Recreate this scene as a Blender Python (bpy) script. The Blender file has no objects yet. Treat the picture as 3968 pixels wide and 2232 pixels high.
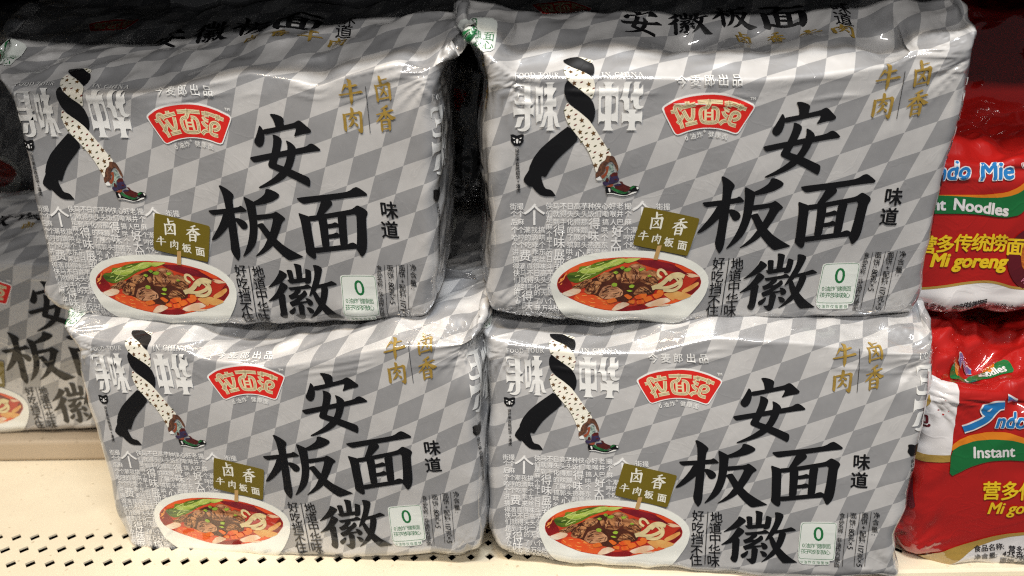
import bpy, bmesh, math
import numpy as np
from mathutils import Vector, Matrix
from mathutils.geometry import tessellate_polygon

# ------------------------------------------------------------------ camera, world, lamps, exposure
SC = bpy.context.scene
COL = SC.collection
PITCH = math.radians(15.0)
CAM_Z = 0.3005
FPX = 2900.0                       # focal length in pixels of the 3968 px wide photograph

cam_d = bpy.data.cameras.new('camera')
cam = bpy.data.objects.new('camera', cam_d)
COL.objects.link(cam)
cam.location = (0, 0, CAM_Z)
cam.rotation_euler = (math.radians(90) - PITCH, 0, 0)
cam_d.sensor_width = 36.0
cam_d.lens = 36.0 * FPX / 3968.0
cam_d.clip_start = 0.01
cam_d.clip_end = 50
cam_d.dof.use_dof = True
cam_d.dof.focus_distance = 0.445
cam_d.dof.aperture_fstop = 7.0
SC.camera = cam

world = bpy.data.worlds.new('World')
SC.world = world
world.use_nodes = True
world.node_tree.nodes['Background'].inputs[0].default_value = (0.95, 0.97, 1.0, 1)
world.node_tree.nodes['Background'].inputs[1].default_value = 0.055

def area_lamp(name, loc, target, sx, sy, power, color):
    d = bpy.data.lights.new(name, 'AREA')
    d.shape = 'RECTANGLE'
    d.size, d.size_y = sx, sy
    d.energy = power
    d.color = color
    o = bpy.data.objects.new(name, d)
    COL.objects.link(o)
    o.location = loc
    o.rotation_euler = (Vector(target) - Vector(loc)).to_track_quat('-Z', 'Y').to_euler()
    return o

# tubes of the shop ceiling across the aisle, and the nearer ones overhead (warm to the left, cool to the right)
area_lamp('ceiling_tube', (0.05, -1.25, 1.32), (0, .42, .2), 1.3, 0.07, 17.0, (1.0, .965, .93))
area_lamp('ceiling_tube', (-0.55, -0.42, 1.75), (-.15, .42, .05), 0.8, 0.12, 27.0, (1.0, .82, .60))
area_lamp('ceiling_tube', (0.14, -0.42, 1.75), (.12, .42, .05), 0.6, 0.12, 25.0, (.90, .95, 1.0))

SC.cycles.use_denoising = False
SC.cycles.filter_width = 1.2
SC.view_settings.view_transform = 'Standard'
SC.view_settings.look = 'None'
SC.view_settings.exposure = 0.08
SC.view_settings.gamma = 1.0
SC.view_settings.use_curve_mapping = False

# ------------------------------------------------------------------ numeric helpers
_TH = PITCH
CAMX = np.array([1.0, 0, 0])
CAMD = np.array([0, -math.sin(_TH), -math.cos(_TH)])
CAMF = np.array([0, math.cos(_TH), -math.sin(_TH)])
CAMP = np.array([0, 0, CAM_Z])

def rotv(r):
    r = np.array(r, float)
    t = np.linalg.norm(r)
    k = r / t
    K = np.array([[0, -k[2], k[1]], [k[2], 0, -k[0]], [-k[1], k[0], 0]])
    return np.eye(3) + np.sin(t) * K + (1 - np.cos(t)) * K @ K

def plane_px(rv, t):
    """pixel of the photograph -> metres on the flat front of a pack that stands with pose rv, t"""
    R = rotv(rv); t = np.array(t, float); n = R[:, 2]
    def f(p):
        p = np.asarray(p, float).reshape(-1, 2)
        d = np.c_[(p - [1984, 1116]) / FPX, np.ones(len(p))]
        s = (n @ t) / (d @ n)
        X = d * s[:, None] - t
        return np.c_[X @ R[:, 0], X @ R[:, 1]]
    return f

def hsh(ix, iy, seed):
    h = (ix.astype(np.int64) * 374761393 + iy.astype(np.int64) * 668265263 + seed * 362437) & 0x7fffffff
    h = ((h ^ (h >> 13)) * 1274126177) & 0x7fffffff
    return (h ^ (h >> 16)) & 0xffff

def perlin(x, y, seed):
    ix, iy = np.floor(x), np.floor(y)
    fx, fy = x - ix, y - iy
    ux, uy = fx*fx*fx*(fx*(fx*6-15)+10), fy*fy*fy*(fy*(fy*6-15)+10)
    def g(dx, dy):
        a = hsh(ix + dx, iy + dy, seed) / 65536.0 * 2 * np.pi
        return np.cos(a) * (fx - dx) + np.sin(a) * (fy - dy)
    return ((g(0,0)*(1-ux) + g(1,0)*ux)*(1-uy) + (g(0,1)*(1-ux) + g(1,1)*ux)*uy) * 1.4

def fbm(x, y, seed, o=3):
    v = 0; a = 1.0
    for k in range(o):
        v = v + a * perlin(x, y, seed + 17*k); x = x*2.03; y = y*2.03; a *= .5
    return v

def ridge(x, y, seed):
    return 1.0 - 2.0 * np.sqrt(perlin(x, y, seed)**2 + .003)

def sstep(x, a, b):
    t = np.clip((x - a) / (b - a), 0, 1)
    return t * t * (3 - 2 * t)

# ------------------------------------------------------------------ pack surface
def prof(s, r, p1, p2, l2):
    """bend of the film past a fold: lateral and depth travel for arc length s"""
    N = 500
    ss = np.linspace(0, 0.22, N)
    ph = np.where(ss < r * p1, ss / r, p1 + (p2 - p1) * np.clip((ss - r * p1) / l2, 0, 1))
    ds = ss[1] - ss[0]
    la = np.concatenate([[0], np.cumsum(np.cos((ph[1:] + ph[:-1]) / 2) * ds)])
    de = np.concatenate([[0], np.cumsum(np.sin((ph[1:] + ph[:-1]) / 2) * ds)])
    s = np.clip(s, 0, .22)
    return np.interp(s, ss, la), np.interp(s, ss, de)

def terms(a, b):
    a = a / .1; b = b / .1
    return np.stack([np.ones_like(a), a, b, a*a, a*b, b*b, a*a*a, a*a*b, a*b*b, b*b*b], -1)

def warp(P, ab):
    """slip of the printed film over the pack (art metres -> place on the pack)"""
    W = P.get('warp')
    if W is None:
        return ab.copy()
    a = np.clip(ab[:, 0], -.138, .10); b = np.clip(ab[:, 1], -.07, .076)
    return ab + terms(a, b) @ np.asarray(W)

def curve(tab):
    t = sorted((k / 1000.0, v / 1000.0) for k, v in tab)
    ks = np.array([q[0] for q in t]); vs = np.array([q[1] for q in t])
    def f(x):
        # smoothed linear interpolation
        w = 0.004
        return (np.interp(x - w, ks, vs) + 2*np.interp(x, ks, vs) + np.interp(x + w, ks, vs)) / 4
    return f

def base_surf(P, a, b):
    eL, eR, eT, eB = P['fL'](b), P['fR'](b), P['fT'](a), P['fB'](a)
    rs, rb = P['rs'], P['rb']
    sR = P.get('sideR', P['side'])
    lr, dr = prof(a - (eR - rs), rs, math.radians(sR), math.radians(sR + 8), .1)
    ll, dl = prof((eL + rs) - a, rs, math.radians(P['side']), math.radians(P['side'] + 10), .1)
    X = np.where(a > eR - rs, eR - rs + lr, np.where(a < eL + rs, eL + rs - ll, a))
    lt, dt = prof(eT - b, P['rt'], math.radians(P['top']), math.radians(P['top2']), .09)
    lb, db = prof(b - (eB - rb), rb, math.radians(86), math.radians(92), .08)
    Y = np.where(b < eT, eT - lt, np.where(b > eB - rb, eB - rb + lb, b))
    Zs = np.where(a > 0, dr, dl); Zt = dt + db
    Z = (Zs**3 + Zt**3 + 1e-12) ** (1/3.0)
    # belly of the front
    ca, cb = (a + .016) / .135, (b - .006) / .078
    Z = Z - P['belly'] * np.clip(1 - ca*ca, 0, 1) * np.clip(1 - cb*cb, 0, 1)
    return np.stack([X, Y, Z], -1), eT, eB, eL, eR

def bumps(P, a, b, eT, eB, eL, eR):
    s = P['seed']; k = P['crumple']
    top = sstep(eT - b, -.001, .022)
    near = np.exp(-((b - eT) / .017) ** 2)
    side = np.maximum(sstep(a, eR - .018, eR + .006), sstep(-a, -eL - .018, -eL + .006))
    low = sstep(b, eB - .024, eB)
    h = .0007 * fbm(a / .06, b / .06, s) * (1 - top)
    h = h + k * near * (.0005 * perlin(a / .028, b / .02, s + 3) + .0004 * ridge(a / .05 + b / .03, b / .035 - a / .08, s + 5))
    # narrow welts running along just below the fold, here and there
    for off, sd in ((.0012, 29), (.0058, 31), (.0108, 33)):
        on = sstep(perlin(a / .055, 0 * a, s + sd), -.05, .25)
        h = h + k * .0005 * on * np.exp(-((b - eT - off - .0022 * perlin(a / .03, 0 * a + .5, s + sd + 1)) / .0014) ** 2)
    h = h + k * top * (.0044 * fbm(a / .052 + .5 * b / .05, b / .042, s + 7, 3) + .0024 * ridge(a / .035 + b / .05, b / .03, s + 9))
    h = h + k * side * (.0009 * perlin(a / .013, b / .05, s + 11) + .0016 * ridge(a / .03 + b / .06, b / .045, s + 13))
    h = h + k * low * (.0012 * perlin(a / .022, b / .02, s + 15) + .0010 * ridge(a / .03, b / .018, s + 19))
    fine = P.get('fine', .35)
    sp = sstep(perlin(a / .07, b / .05, s + 61), .0, .35)
    h = h + .00030 * sp * (1 - top) * np.maximum(ridge(a / .055 + b / .10, b / .042 - a / .11, s + 63), 0) ** 2 * (1 + 2 * (fine > .5))
    h = h + fine * (top + .5 * side) * (.0013 * ridge(a / .016 + b / .05, b / .013 + a / .06, s + 65) + .0008 * perlin(a / .011, b / .011, s + 67))
    # film pulled tight into the four corners of the front
    for ca, cb, sd in ((eL, eT, 41), (eR, eT, 43), (eL, eB, 45), (eR, eB, 47)):
        dx, dy = a - ca, b - cb
        rr = np.sqrt(dx*dx + dy*dy) + 1e-6; an = np.arctan2(dy, dx)
        h = h + k * .0008 * np.exp(-(rr / .034) ** 2) * sstep(rr, .003, .014) * ridge(an * 3.4 + 40, rr / .09, s + sd)
    for (da, db, ra, rb, dep) in P.get('dents', ()):
        h = h - dep / 1000 * np.exp(-(((a - da/1000) / (ra/1000))**2 + ((b - db/1000) / (rb/1000))**2))
    return h

def surf(P, ab, lift=0.0):
    a, b = ab[:, 0], ab[:, 1]
    e = 4e-4
    def pos(a, b, h=True):
        S, eT, eB, eL, eR = base_surf(P, a, b)
        return S, (bumps(P, a, b, eT, eB, eL, eR) if h else None)
    def nrm(U, V):
        n = np.cross(V, U)
        return n / (np.linalg.norm(n, axis=1)[:, None] + 1e-12)
    def full(a, b):
        S, h = pos(a, b)
        n0 = nrm(pos(a + e*3, b, False)[0] - pos(a - e*3, b, False)[0],
                 pos(a, b + e*3, False)[0] - pos(a, b - e*3, False)[0])
        return S + n0 * h[:, None]
    S = full(a, b)
    n = nrm(full(a + e, b) - full(a - e, b), full(a, b + e) - full(a, b - e))
    if np.ndim(lift) or lift:
        S = S + n * np.reshape(lift, (-1, 1))
    return S, n

def to_world(P, S, n=None):
    R = rotv(P['rv']); M = np.stack([CAMX, CAMD, CAMF], 1) @ R      # pack axes in the world
    W = CAMP + (np.stack([CAMX, CAMD, CAMF], 1) @ np.array(P['t'])) + S @ M.T
    return W if n is None else (W, n @ M.T)

# ------------------------------------------------------------------ the packs' poses and outlines (mm on the front plane)
PACKS = dict(
 UL=dict(rv=[0.39754, 0.10595, 0.02336], t=[-0.1518, -0.04662, 0.43683], seed=11, belly=.0018, rs=.007, rb=.010, rt=.0027,
    side=82, sideR=91, top=60, top2=68, crumple=1.0,
    left=[(-110,-152),(-95,-149),(-70,-141),(-62,-137),(-48,-135),(-31,-135),(-20,-136),(27,-138),(38,-138),(51,-142),(62,-149),(72,-140),(90,-130)],
    right=[(-110,124),(-95,120),(-78,112),(-60,110.5),(-27,110),(20,108.5),(51,104),(70,99),(90,96)],
    bot=[(-150,70),(-123,79),(-75,81),(-24,79),(50,73),(102,66),(130,60)],
    topc=[(-160,-72),(-132,-65),(-88,-62),(-54,-62),(-2,-72),(10,-76),(47,-69),(58,-73),(93,-81),(111,-79),(140,-84)],
    dents=[(18,-92,20,12,7),(-6,-98,14,10,4),(104,-92,10,12,5),(47,-78,7,6,2.5)]),
 UR=dict(rv=[0.41897, -0.02539, 0.00428], t=[0.1342, -0.05008, 0.42326], seed=29, belly=.0018, rs=.007, rb=.010, rt=.0027,
    side=82, top=60, top2=68, crumple=1.0,
    left=[(-115,-160),(-95,-157),(-75,-150),(-59,-145),(-35,-148),(2,-146),(25,-145),(63,-147),(73,-143),(90,-138)],
    right=[(-115,112),(-88,109),(-59,109),(-22,110),(-8,110),(38,112),(69,113),(90,110)],
    bot=[(-150,70),(-130,74),(-96,79),(-34,81),(37,78),(112,74),(130,72)],
    topc=[(-170,-80),(-143,-73),(-135,-65),(-68,-65),(-4,-64),(30,-67),(66,-72),(76,-82),(102,-80),(140,-82)],
    dents=[(72,-96,13,16,9),(10,-112,30,9,6),(-40,-104,16,10,5)]),
 LL=dict(rv=[0.29339, 0.12144, -0.03807], t=[-0.13073, 0.10219, 0.47179], seed=47, belly=.0018, rs=.008, rb=.010, rt=.0027,
    side=80, sideR=86, top=62, top2=88, crumple=.9,
    left=[(-115,-150),(-80,-146),(-68,-139),(-49,-143),(-26,-142),(16,-141),(56,-140),(78,-134),(90,-130)],
    right=[(-115,118),(-74,114),(-9,112),(42,110),(68,108),(90,104)],
    bot=[(-150,72),(-134,79),(-100,83),(-62,82),(20,83),(93,78),(110,70),(130,64)],
    topc=[(-160,-82),(-135,-77),(-123,-73),(-68,-67),(-58,-61),(-15,-55),(-3,-56),(30,-61),(56,-66),(106,-69),(140,-74)],
    dents=[(108,-62,12,14,4),(-40,-84,26,7,3)]),
 LR=dict(rv=[0.23437, 0.08121, 0.01043], t=[0.12909, 0.10504, 0.45807], seed=83, belly=.0018, rs=.008, rb=.010, rt=.0027,
    side=80, top=62, top2=88, crumple=.9,
    left=[(-115,-152),(-82,-148),(-53,-144),(-8,-144),(62,-144),(72,-138),(90,-134)],
    right=[(-115,119),(-91,117),(-76,116.5),(-24,116),(18,113),(38,111),(47,108),(60,110),(72,114),(90,113)],
    bot=[(-150,66),(-135,73),(-89,79),(-10,81),(60,83),(112,78),(130,76)],
    topc=[(-160,-74),(-134,-70),(-84,-64),(-48,-66),(-10,-76),(41,-74),(90,-69),(111,-70),(140,-72)],
    dents=[(98,-60,14,8,3),(105,-80,10,8,4)]),
 BL=dict(rv=[0.32, 0.0, -0.05], t=[-0.3857, 0.0470, 0.6047], seed=101, belly=.0018, rs=.015, rb=.010, rt=.006,
    side=80, top=55, top2=84, crumple=1.0,
    left=[(-100,-148),(90,-142)], right=[(-100,114),(70,110),(90,106)],
    bot=[(-150,72),(-130,78),(100,80),(130,74)], topc=[(-160,-74),(-100,-66),(0,-68),(40,-64),(140,-72)]),
)
for P in PACKS.values():
    P['fL'], P['fR'], P['fB'], P['fT'] = curve(P['left']), curve(P['right']), curve(P['bot']), curve(P['topc'])
#WARPS
PACKS['UL']['warp'] = [[0.000629, 0.000224], [0.000487, 0.000321], [0.000771, 0.000468], [-0.000816, -0.000403], [0.000176, -0.001306], [-0.000429, -0.000661], [-0.000936, -0.000417], [-0.002372, -0.001021], [-7.8e-05, 0.001249], [0.000348, 0.002412]]
PACKS['UR']['warp'] = [[-0.000466, -0.000359], [-0.000103, 0.000272], [-8.6e-05, -0.000392], [0.000223, 6.5e-05], [-0.000236, -5.2e-05], [0.000272, -0.00011], [3.7e-05, -0.000197], [-6.2e-05, 9.2e-05], [5.3e-05, -0.000118], [-0.000226, -8.9e-05]]
PACKS['LL']['warp'] = [[-0.000172, 0.002048], [0.001757, 0.001], [0.001286, -0.000989], [0.000252, -0.004174], [-0.000303, -0.001304], [9.5e-05, -0.002554], [-0.001963, -0.001965], [-0.002855, -0.000764], [0.000297, -0.000755], [0.001072, 0.003671]]
PACKS['LR']['warp'] = [[0.00022, 0.000352], [0.00083, 0.000944], [-0.000783, -0.002868], [-0.001072, -0.00114], [0.000192, 0.001705], [0.00028, -0.001107], [-0.001224, -0.000891], [-0.000735, 0.001562], [0.000631, -0.002083], [0.002415, 0.005361]]
# ------------------------------------------------------------------ END OF GEOMETRY SECTION

# ------------------------------------------------------------------ materials
MATS = {}
_P2A = plane_px(PACKS['UR']['rv'], PACKS['UR']['t'])

def new_mat(name):
    m = bpy.data.materials.new(name); m.use_nodes = True
    nt = m.node_tree; b = nt.nodes['Principled BSDF']
    MATS[name] = m
    return m, nt, b

def film_gloss(nt, b, rough=.46, coat=1.0, crough=.045, bump=.07, ior=1.85):
    """clear printed film: lacquer gloss and fine creases running over print and ground alike"""
    b.inputs['Roughness'].default_value = rough
    b.inputs['Specular IOR Level'].default_value = .28
    b.inputs['Coat Weight'].default_value = coat
    b.inputs['Coat Roughness'].default_value = crough
    b.inputs['Coat IOR'].default_value = ior
    tc = nt.nodes.new('ShaderNodeTexCoord')
    mp = nt.nodes.new('ShaderNodeMapping'); nt.links.new(tc.outputs['UV'], mp.inputs['Vector'])
    n1 = nt.nodes.new('ShaderNodeTexNoise'); n1.inputs['Scale'].default_value = 26; n1.inputs['Detail'].default_value = 3
    n1.inputs['Distortion'].default_value = 1.2
    nt.links.new(mp.outputs['Vector'], n1.inputs['Vector'])
    sb = nt.nodes.new('ShaderNodeMath'); sb.operation = 'SUBTRACT'; sb.inputs[1].default_value = .5
    ab = nt.nodes.new('ShaderNodeMath'); ab.operation = 'ABSOLUTE'
    mr = nt.nodes.new('ShaderNodeMapRange'); mr.interpolation_type = 'SMOOTHSTEP'
    mr.inputs['From Min'].default_value = 0; mr.inputs['From Max'].default_value = .035
    mr.inputs['To Min'].default_value = 1; mr.inputs['To Max'].default_value = 0
    nt.links.new(n1.outputs['Fac'], sb.inputs[0]); nt.links.new(sb.outputs[0], ab.inputs[0]); nt.links.new(ab.outputs[0], mr.inputs['Value'])
    n2 = nt.nodes.new('ShaderNodeTexNoise'); n2.inputs['Scale'].default_value = 34; n2.inputs['Detail'].default_value = 2
    nt.links.new(mp.outputs['Vector'], n2.inputs['Vector'])
    ad = nt.nodes.new('ShaderNodeMath'); ad.operation = 'MULTIPLY_ADD'; ad.inputs[1].default_value = .25
    nt.links.new(mr.outputs[0], ad.inputs[0]); nt.links.new(n2.outputs['Fac'], ad.inputs[2])
    bp = nt.nodes.new('ShaderNodeBump'); bp.inputs['Strength'].default_value = bump; bp.inputs['Distance'].default_value = .0022
    nt.links.new(ad.outputs[0], bp.inputs['Height'])
    nt.links.new(bp.outputs['Normal'], b.inputs['Normal'])
    nt.links.new(bp.outputs['Normal'], b.inputs['Coat Normal'])

def ink(name, col, var=0.0, scale=60.0, col2=None, dist=1.5, stretch=None, **kw):
    m, nt, b = new_mat(name)
    b.inputs['Base Color'].default_value = (*col, 1)
    film_gloss(nt, b, **kw)
    if var or col2:
        tc = nt.nodes.new('ShaderNodeTexCoord'); n = nt.nodes.new('ShaderNodeTexNoise')
        n.inputs['Scale'].default_value = scale; n.inputs['Detail'].default_value = 5; n.inputs['Distortion'].default_value = dist
        mp = nt.nodes.new('ShaderNodeMapping')
        if stretch:
            mp.inputs['Rotation'].default_value = (0, 0, stretch[1]); mp.inputs['Scale'].default_value = (1, stretch[0], 1)
        nt.links.new(tc.outputs['UV'], mp.inputs['Vector']); nt.links.new(mp.outputs['Vector'], n.inputs['Vector'])
        r = nt.nodes.new('ShaderNodeValToRGB')
        c2 = col2 or tuple(c * (1 - var) for c in col)
        r.color_ramp.elements[0].position = .36; r.color_ramp.elements[0].color = (*c2, 1)
        r.color_ramp.elements[1].position = .64; r.color_ramp.elements[1].color = (*col, 1)
        nt.links.new(n.outputs['Fac'], r.inputs['Fac']); nt.links.new(r.outputs['Color'], b.inputs['Base Color'])
    return m

# checker lattice of the silver film (art metres)
LROW, LCOL, LORG = (.01683, -.00608), (-.0053, .01647), (.04044, -.053)
def checker_film(name):
    m, nt, b = new_mat(name)
    film_gloss(nt, b)
    N = nt.nodes; L = nt.links
    tc = N.new('ShaderNodeTexCoord'); sx = N.new('ShaderNodeSeparateXYZ'); L.new(tc.outputs['UV'], sx.inputs[0])
    det = LROW[0]*LCOL[1] - LROW[1]*LCOL[0]
    def lin(kx, ky, k0):
        a = N.new('ShaderNodeMath'); a.operation = 'MULTIPLY_ADD'; a.inputs[1].default_value = kx; a.inputs[2].default_value = k0
        c = N.new('ShaderNodeMath'); c.operation = 'MULTIPLY_ADD'; c.inputs[1].default_value = ky
        L.new(sx.outputs[0], a.inputs[0]); L.new(sx.outputs[1], c.inputs[0]); L.new(a.outputs[0], c.inputs[2])
        f = N.new('ShaderNodeMath'); f.operation = 'FLOOR'; L.new(c.outputs[0], f.inputs[0])
        return f.outputs[0]
    ox, oy = LORG
    i = lin(LCOL[1]/det, -LCOL[0]/det, -(ox*LCOL[1] - oy*LCOL[0])/det)
    j = lin(-LROW[1]/det, LROW[0]/det, (ox*LROW[1] - oy*LROW[0])/det)
    s = N.new('ShaderNodeMath'); s.operation = 'ADD'; L.new(i, s.inputs[0]); L.new(j, s.inputs[1])
    md = N.new('ShaderNodeMath'); md.operation = 'FLOORED_MODULO'; md.inputs[1].default_value = 2; L.new(s.outputs[0], md.inputs[0])
    mx = N.new('ShaderNodeMix'); mx.data_type = 'RGBA'
    mx.inputs[6].default_value = (.298, .300, .308, 1); mx.inputs[7].default_value = (.535, .529, .524, 1)
    L.new(md.outputs[0], mx.inputs[0])
    # faint uneven laydown of the silver
    n = N.new('ShaderNodeTexNoise'); n.inputs['Scale'].default_value = 240; n.inputs['Detail'].default_value = 2
    L.new(tc.outputs['UV'], n.inputs['Vector'])
    mr = N.new('ShaderNodeMapRange'); mr.inputs['To Min'].default_value = .93; mr.inputs['To Max'].default_value = 1.07
    L.new(n.outputs['Fac'], mr.inputs['Value'])
    mm = N.new('ShaderNodeMix'); mm.data_type = 'RGBA'; mm.blend_type = 'MULTIPLY'; mm.inputs[0].default_value = 1
    L.new(mx.outputs[2], mm.inputs[6]); L.new(mr.outputs[0], mm.inputs[7])
    L.new(mm.outputs[2], b.inputs['Base Color'])
    b.inputs['Metallic'].default_value = .12
    return m

checker_film('checker film')
ink('black ink', (.004, .004, .005), rough=.45, coat=.5)
ink('white ink', (.80, .80, .78))
ink('pale ink', (.84, .84, .83))
ink('gold ink', (.36, .235, .045), var=.25, scale=150)
ink('olive ink', (.155, .115, .008))
ink('sign white', (.78, .77, .68))
ink('logo red', (.64, .018, .012))
ink('logo cream', (.72, .62, .38))
ink('logo line', (.16, .11, .03))
ink('badge white', (.74, .78, .74))
ink('badge green', (.012, .16, .045))
ink('porcelain', (.82, .83, .77))
ink('soup red', (.68, .075, .02), col2=(.42, .014, .009), scale=18)
ink('soup deep', (.28, .008, .010), var=.4, scale=40)
ink('soup orange', (.80, .16, .03), col2=(.72, .07, .014), scale=25)
ink('leaf dark', (.16, .25, .015), col2=(.035, .075, .008), scale=70, stretch=(3, .4))
ink('leaf pale', (.60, .66, .16), col2=(.30, .44, .05), scale=60, stretch=(3, .4))
ink('beef', (.56, .25, .10), col2=(.12, .028, .010), scale=85, dist=2.5, stretch=(2.2, -.7))
ink('beef pale', (.66, .34, .18), col2=(.24, .08, .035), scale=80, dist=2.5, stretch=(2, .5))
ink('beef shade', (.10, .024, .010), var=.5, scale=80)
ink('chilli', (.23, .008, .016), col2=(.10, .003, .012), scale=90)
ink('noodle', (.82, .68, .36), var=.3, scale=60, stretch=(4, .6))
ink('rice cake', (.84, .74, .60), col2=(.74, .42, .22), scale=35)
ink('potato', (.80, .54, .18), col2=(.68, .28, .07), scale=40)
ink('carrot', (.80, .20, .025), col2=(.74, .08, .014), scale=80)
ink('scallion', (.40, .56, .05), col2=(.13, .26, .02), scale=120)
ink('beef fibre', (.055, .014, .006))
ink('beef light', (.66, .34, .15))
ink('oil glow', (.90, .34, .08))
ink('leaf vein', (.60, .70, .22))
ink('bamboo stick', (.50, .31, .12))
ink('cloth cream', (.86, .83, .72))
ink('flower brown', (.075, .028, .010), col2=(.18, .10, .03), scale=350)
ink('petal red', (.16, .018, .010))
ink('petal olive', (.075, .070, .020))
ink('boot maroon', (.105, .014, .012), var=.5, scale=160)
ink('boot brown', (.060, .026, .018), col2=(.17, .07, .035), scale=160, dist=4)
ink('boot rust', (.27, .060, .025))
ink('boot violet', (.045, .030, .085), var=.4, scale=160)
ink('boot green', (.02, .16, .04), col2=(.01, .06, .02), scale=120)
ink('boot teal', (.40, .50, .42), col2=(.04, .07, .09), scale=140, dist=5)
RK = dict(rough=.36, coat=1.0, crough=.04, bump=.14, ior=1.9)
ink('red film', (.38, .010, .008), **RK)
ink('red white', (.68, .66, .66), **RK)
ink('red gold', (.36, .23, .05), **RK)
ink('red orange', (.66, .20, .012), **RK)
ink('red green', (.008, .135, .035), **RK)
ink('red yellow', (.72, .50, .015), **RK)
ink('red blue', (.015, .16, .42), **RK)
ink('red maroon', (.10, .006, .012), **RK)
ink('red black', (.02, .016, .018), **RK)
ink('red noodle', (.60, .17, .02), col2=(.25, .04, .01), scale=90, dist=4, **RK)
ink('red pink', (.62, .20, .30), **RK)
ink('seal film', (.16, .16, .165), rough=.3)

def plain(name, col, rough, spec=.4, noise=None):
    m, nt, b = new_mat(name)
    b.inputs['Base Color'].default_value = (*col, 1); b.inputs['Roughness'].default_value = rough
    b.inputs['Specular IOR Level'].default_value = spec
    tc = nt.nodes.new('ShaderNodeTexCoord')
    n = nt.nodes.new('ShaderNodeTexNoise'); n.inputs['Scale'].default_value = 30; n.inputs['Detail'].default_value = 6
    nt.links.new(tc.outputs['Object'], n.inputs['Vector'])
    r = nt.nodes.new('ShaderNodeValToRGB')
    r.color_ramp.elements[0].position = .3; r.color_ramp.elements[0].color = (*[c*.93 for c in col], 1)
    r.color_ramp.elements[1].position = .7; r.color_ramp.elements[1].color = (*col, 1)
    nt.links.new(n.outputs['Fac'], r.inputs['Fac'])
    # scattered specks and scuffs
    n2 = nt.nodes.new('ShaderNodeTexNoise'); n2.inputs['Scale'].default_value = 190; n2.inputs['Detail'].default_value = 1
    nt.links.new(tc.outputs['Object'], n2.inputs['Vector'])
    r2 = nt.nodes.new('ShaderNodeValToRGB')
    r2.color_ramp.elements[0].position = .24; r2.color_ramp.elements[0].color = (.72, .70, .66, 1)
    r2.color_ramp.elements[1].position = .30; r2.color_ramp.elements[1].color = (1, 1, 1, 1)
    nt.links.new(n2.outputs['Fac'], r2.inputs['Fac'])
    mm = nt.nodes.new('ShaderNodeMix'); mm.data_type = 'RGBA'; mm.blend_type = 'MULTIPLY'; mm.inputs[0].default_value = 1
    nt.links.new(r.outputs['Color'], mm.inputs[6]); nt.links.new(r2.outputs['Color'], mm.inputs[7])
    nt.links.new(mm.outputs[2], b.inputs['Base Color'])
    return m
plain('shelf enamel', (.78, .69, .52), .38)
plain('shelf rail', (.70, .68, .62), .35)
plain('dark metal', (.018, .017, .017), .6, .2)
plain('riser shade', (.42, .335, .235), .5)  # darker than the deck: shadow on the shelf put into the colour

# ------------------------------------------------------------------ printed artwork: flat pieces in art metres, shared by all packs
GRID = .0025
XLINES = np.arange(-120, 121) * GRID
YLINES = np.unique(np.round(np.concatenate([np.arange(-80, 61) * GRID, np.arange(-38, -20) * GRID + GRID/2]), 6))   # denser over the top fold

def chaikin(p, c=.17):
    p = np.asarray(p, float); q = np.roll(p, -1, 0)
    return np.stack([p*(1-c) + q*c, p*c + q*(1-c)], 1).reshape(-1, 2)

def cut(verts, faces):
    """cut a flat piece along the film grid so that it can follow the film"""
    bm = bmesh.new()
    vs = [bm.verts.new((x, y, 0)) for x, y in verts]
    for f in faces:
        try: bm.faces.new([vs[i] for i in f])
        except ValueError: pass
    v = np.asarray(verts)
    for ax in (0, 1):
        lo, hi = v[:, ax].min(), v[:, ax].max()
        for g in (XLINES, YLINES)[ax]:
            if g <= lo or g >= hi: continue
            co = [0, 0, 0]; co[ax] = g; no = [0, 0, 0]; no[ax] = 1
            bmesh.ops.bisect_plane(bm, geom=bm.verts[:] + bm.edges[:] + bm.faces[:], dist=1e-7, plane_co=co, plane_no=no)
    bm.verts.index_update()
    V = np.array([(q.co.x, q.co.y) for q in bm.verts]); F = [[q.index for q in f.verts] for f in bm.faces]
    bm.free()
    return V, F

class Part:
    def __init__(s, name, mat, level, parent=None):
        s.name, s.mat, s.level, s.parent = name, mat, level, parent
        s.V, s.F, s.L, s.n, s.k = [], [], [], 0, 0
        s.sub = []
    def add(s, V, F, lift=0.0):
        if not len(V): return
        s.V.append(V); s.F += [[i + s.n for i in f] for f in F]
        s.L.append(np.full(len(V), lift + (s.k % 9) * 5e-6)); s.n += len(V); s.k += 1
    def poly(s, pts, smooth=1, lift=0.0):
        p = np.asarray(pts, float)
        for _ in range(smooth): p = chaikin(p)
        tri = tessellate_polygon([[Vector((x, y, 0)) for x, y in p]])
        s.add(*cut(p, tri), lift)
    def done(s):
        s.V = np.concatenate(s.V); s.L = np.concatenate(s.L)
        return s

_GL = {}
def glyph(ch, bold=0.0):
    k = (ch, bold)
    if k not in _GL:
        c = bpy.data.curves.new('g', 'FONT'); c.body = ch; c.size = 1; c.offset = bold; c.resolution_u = 3
        o = bpy.data.objects.new('g', c); m = o.to_mesh()
        V = np.array([(v.co.x, v.co.y) for v in m.vertices]).reshape(-1, 2); F = [list(p.vertices) for p in m.polygons]
        o.to_mesh_clear(); bpy.data.objects.remove(o); bpy.data.curves.remove(c)
        _GL[k] = (V, F)
    return _GL[k]

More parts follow.
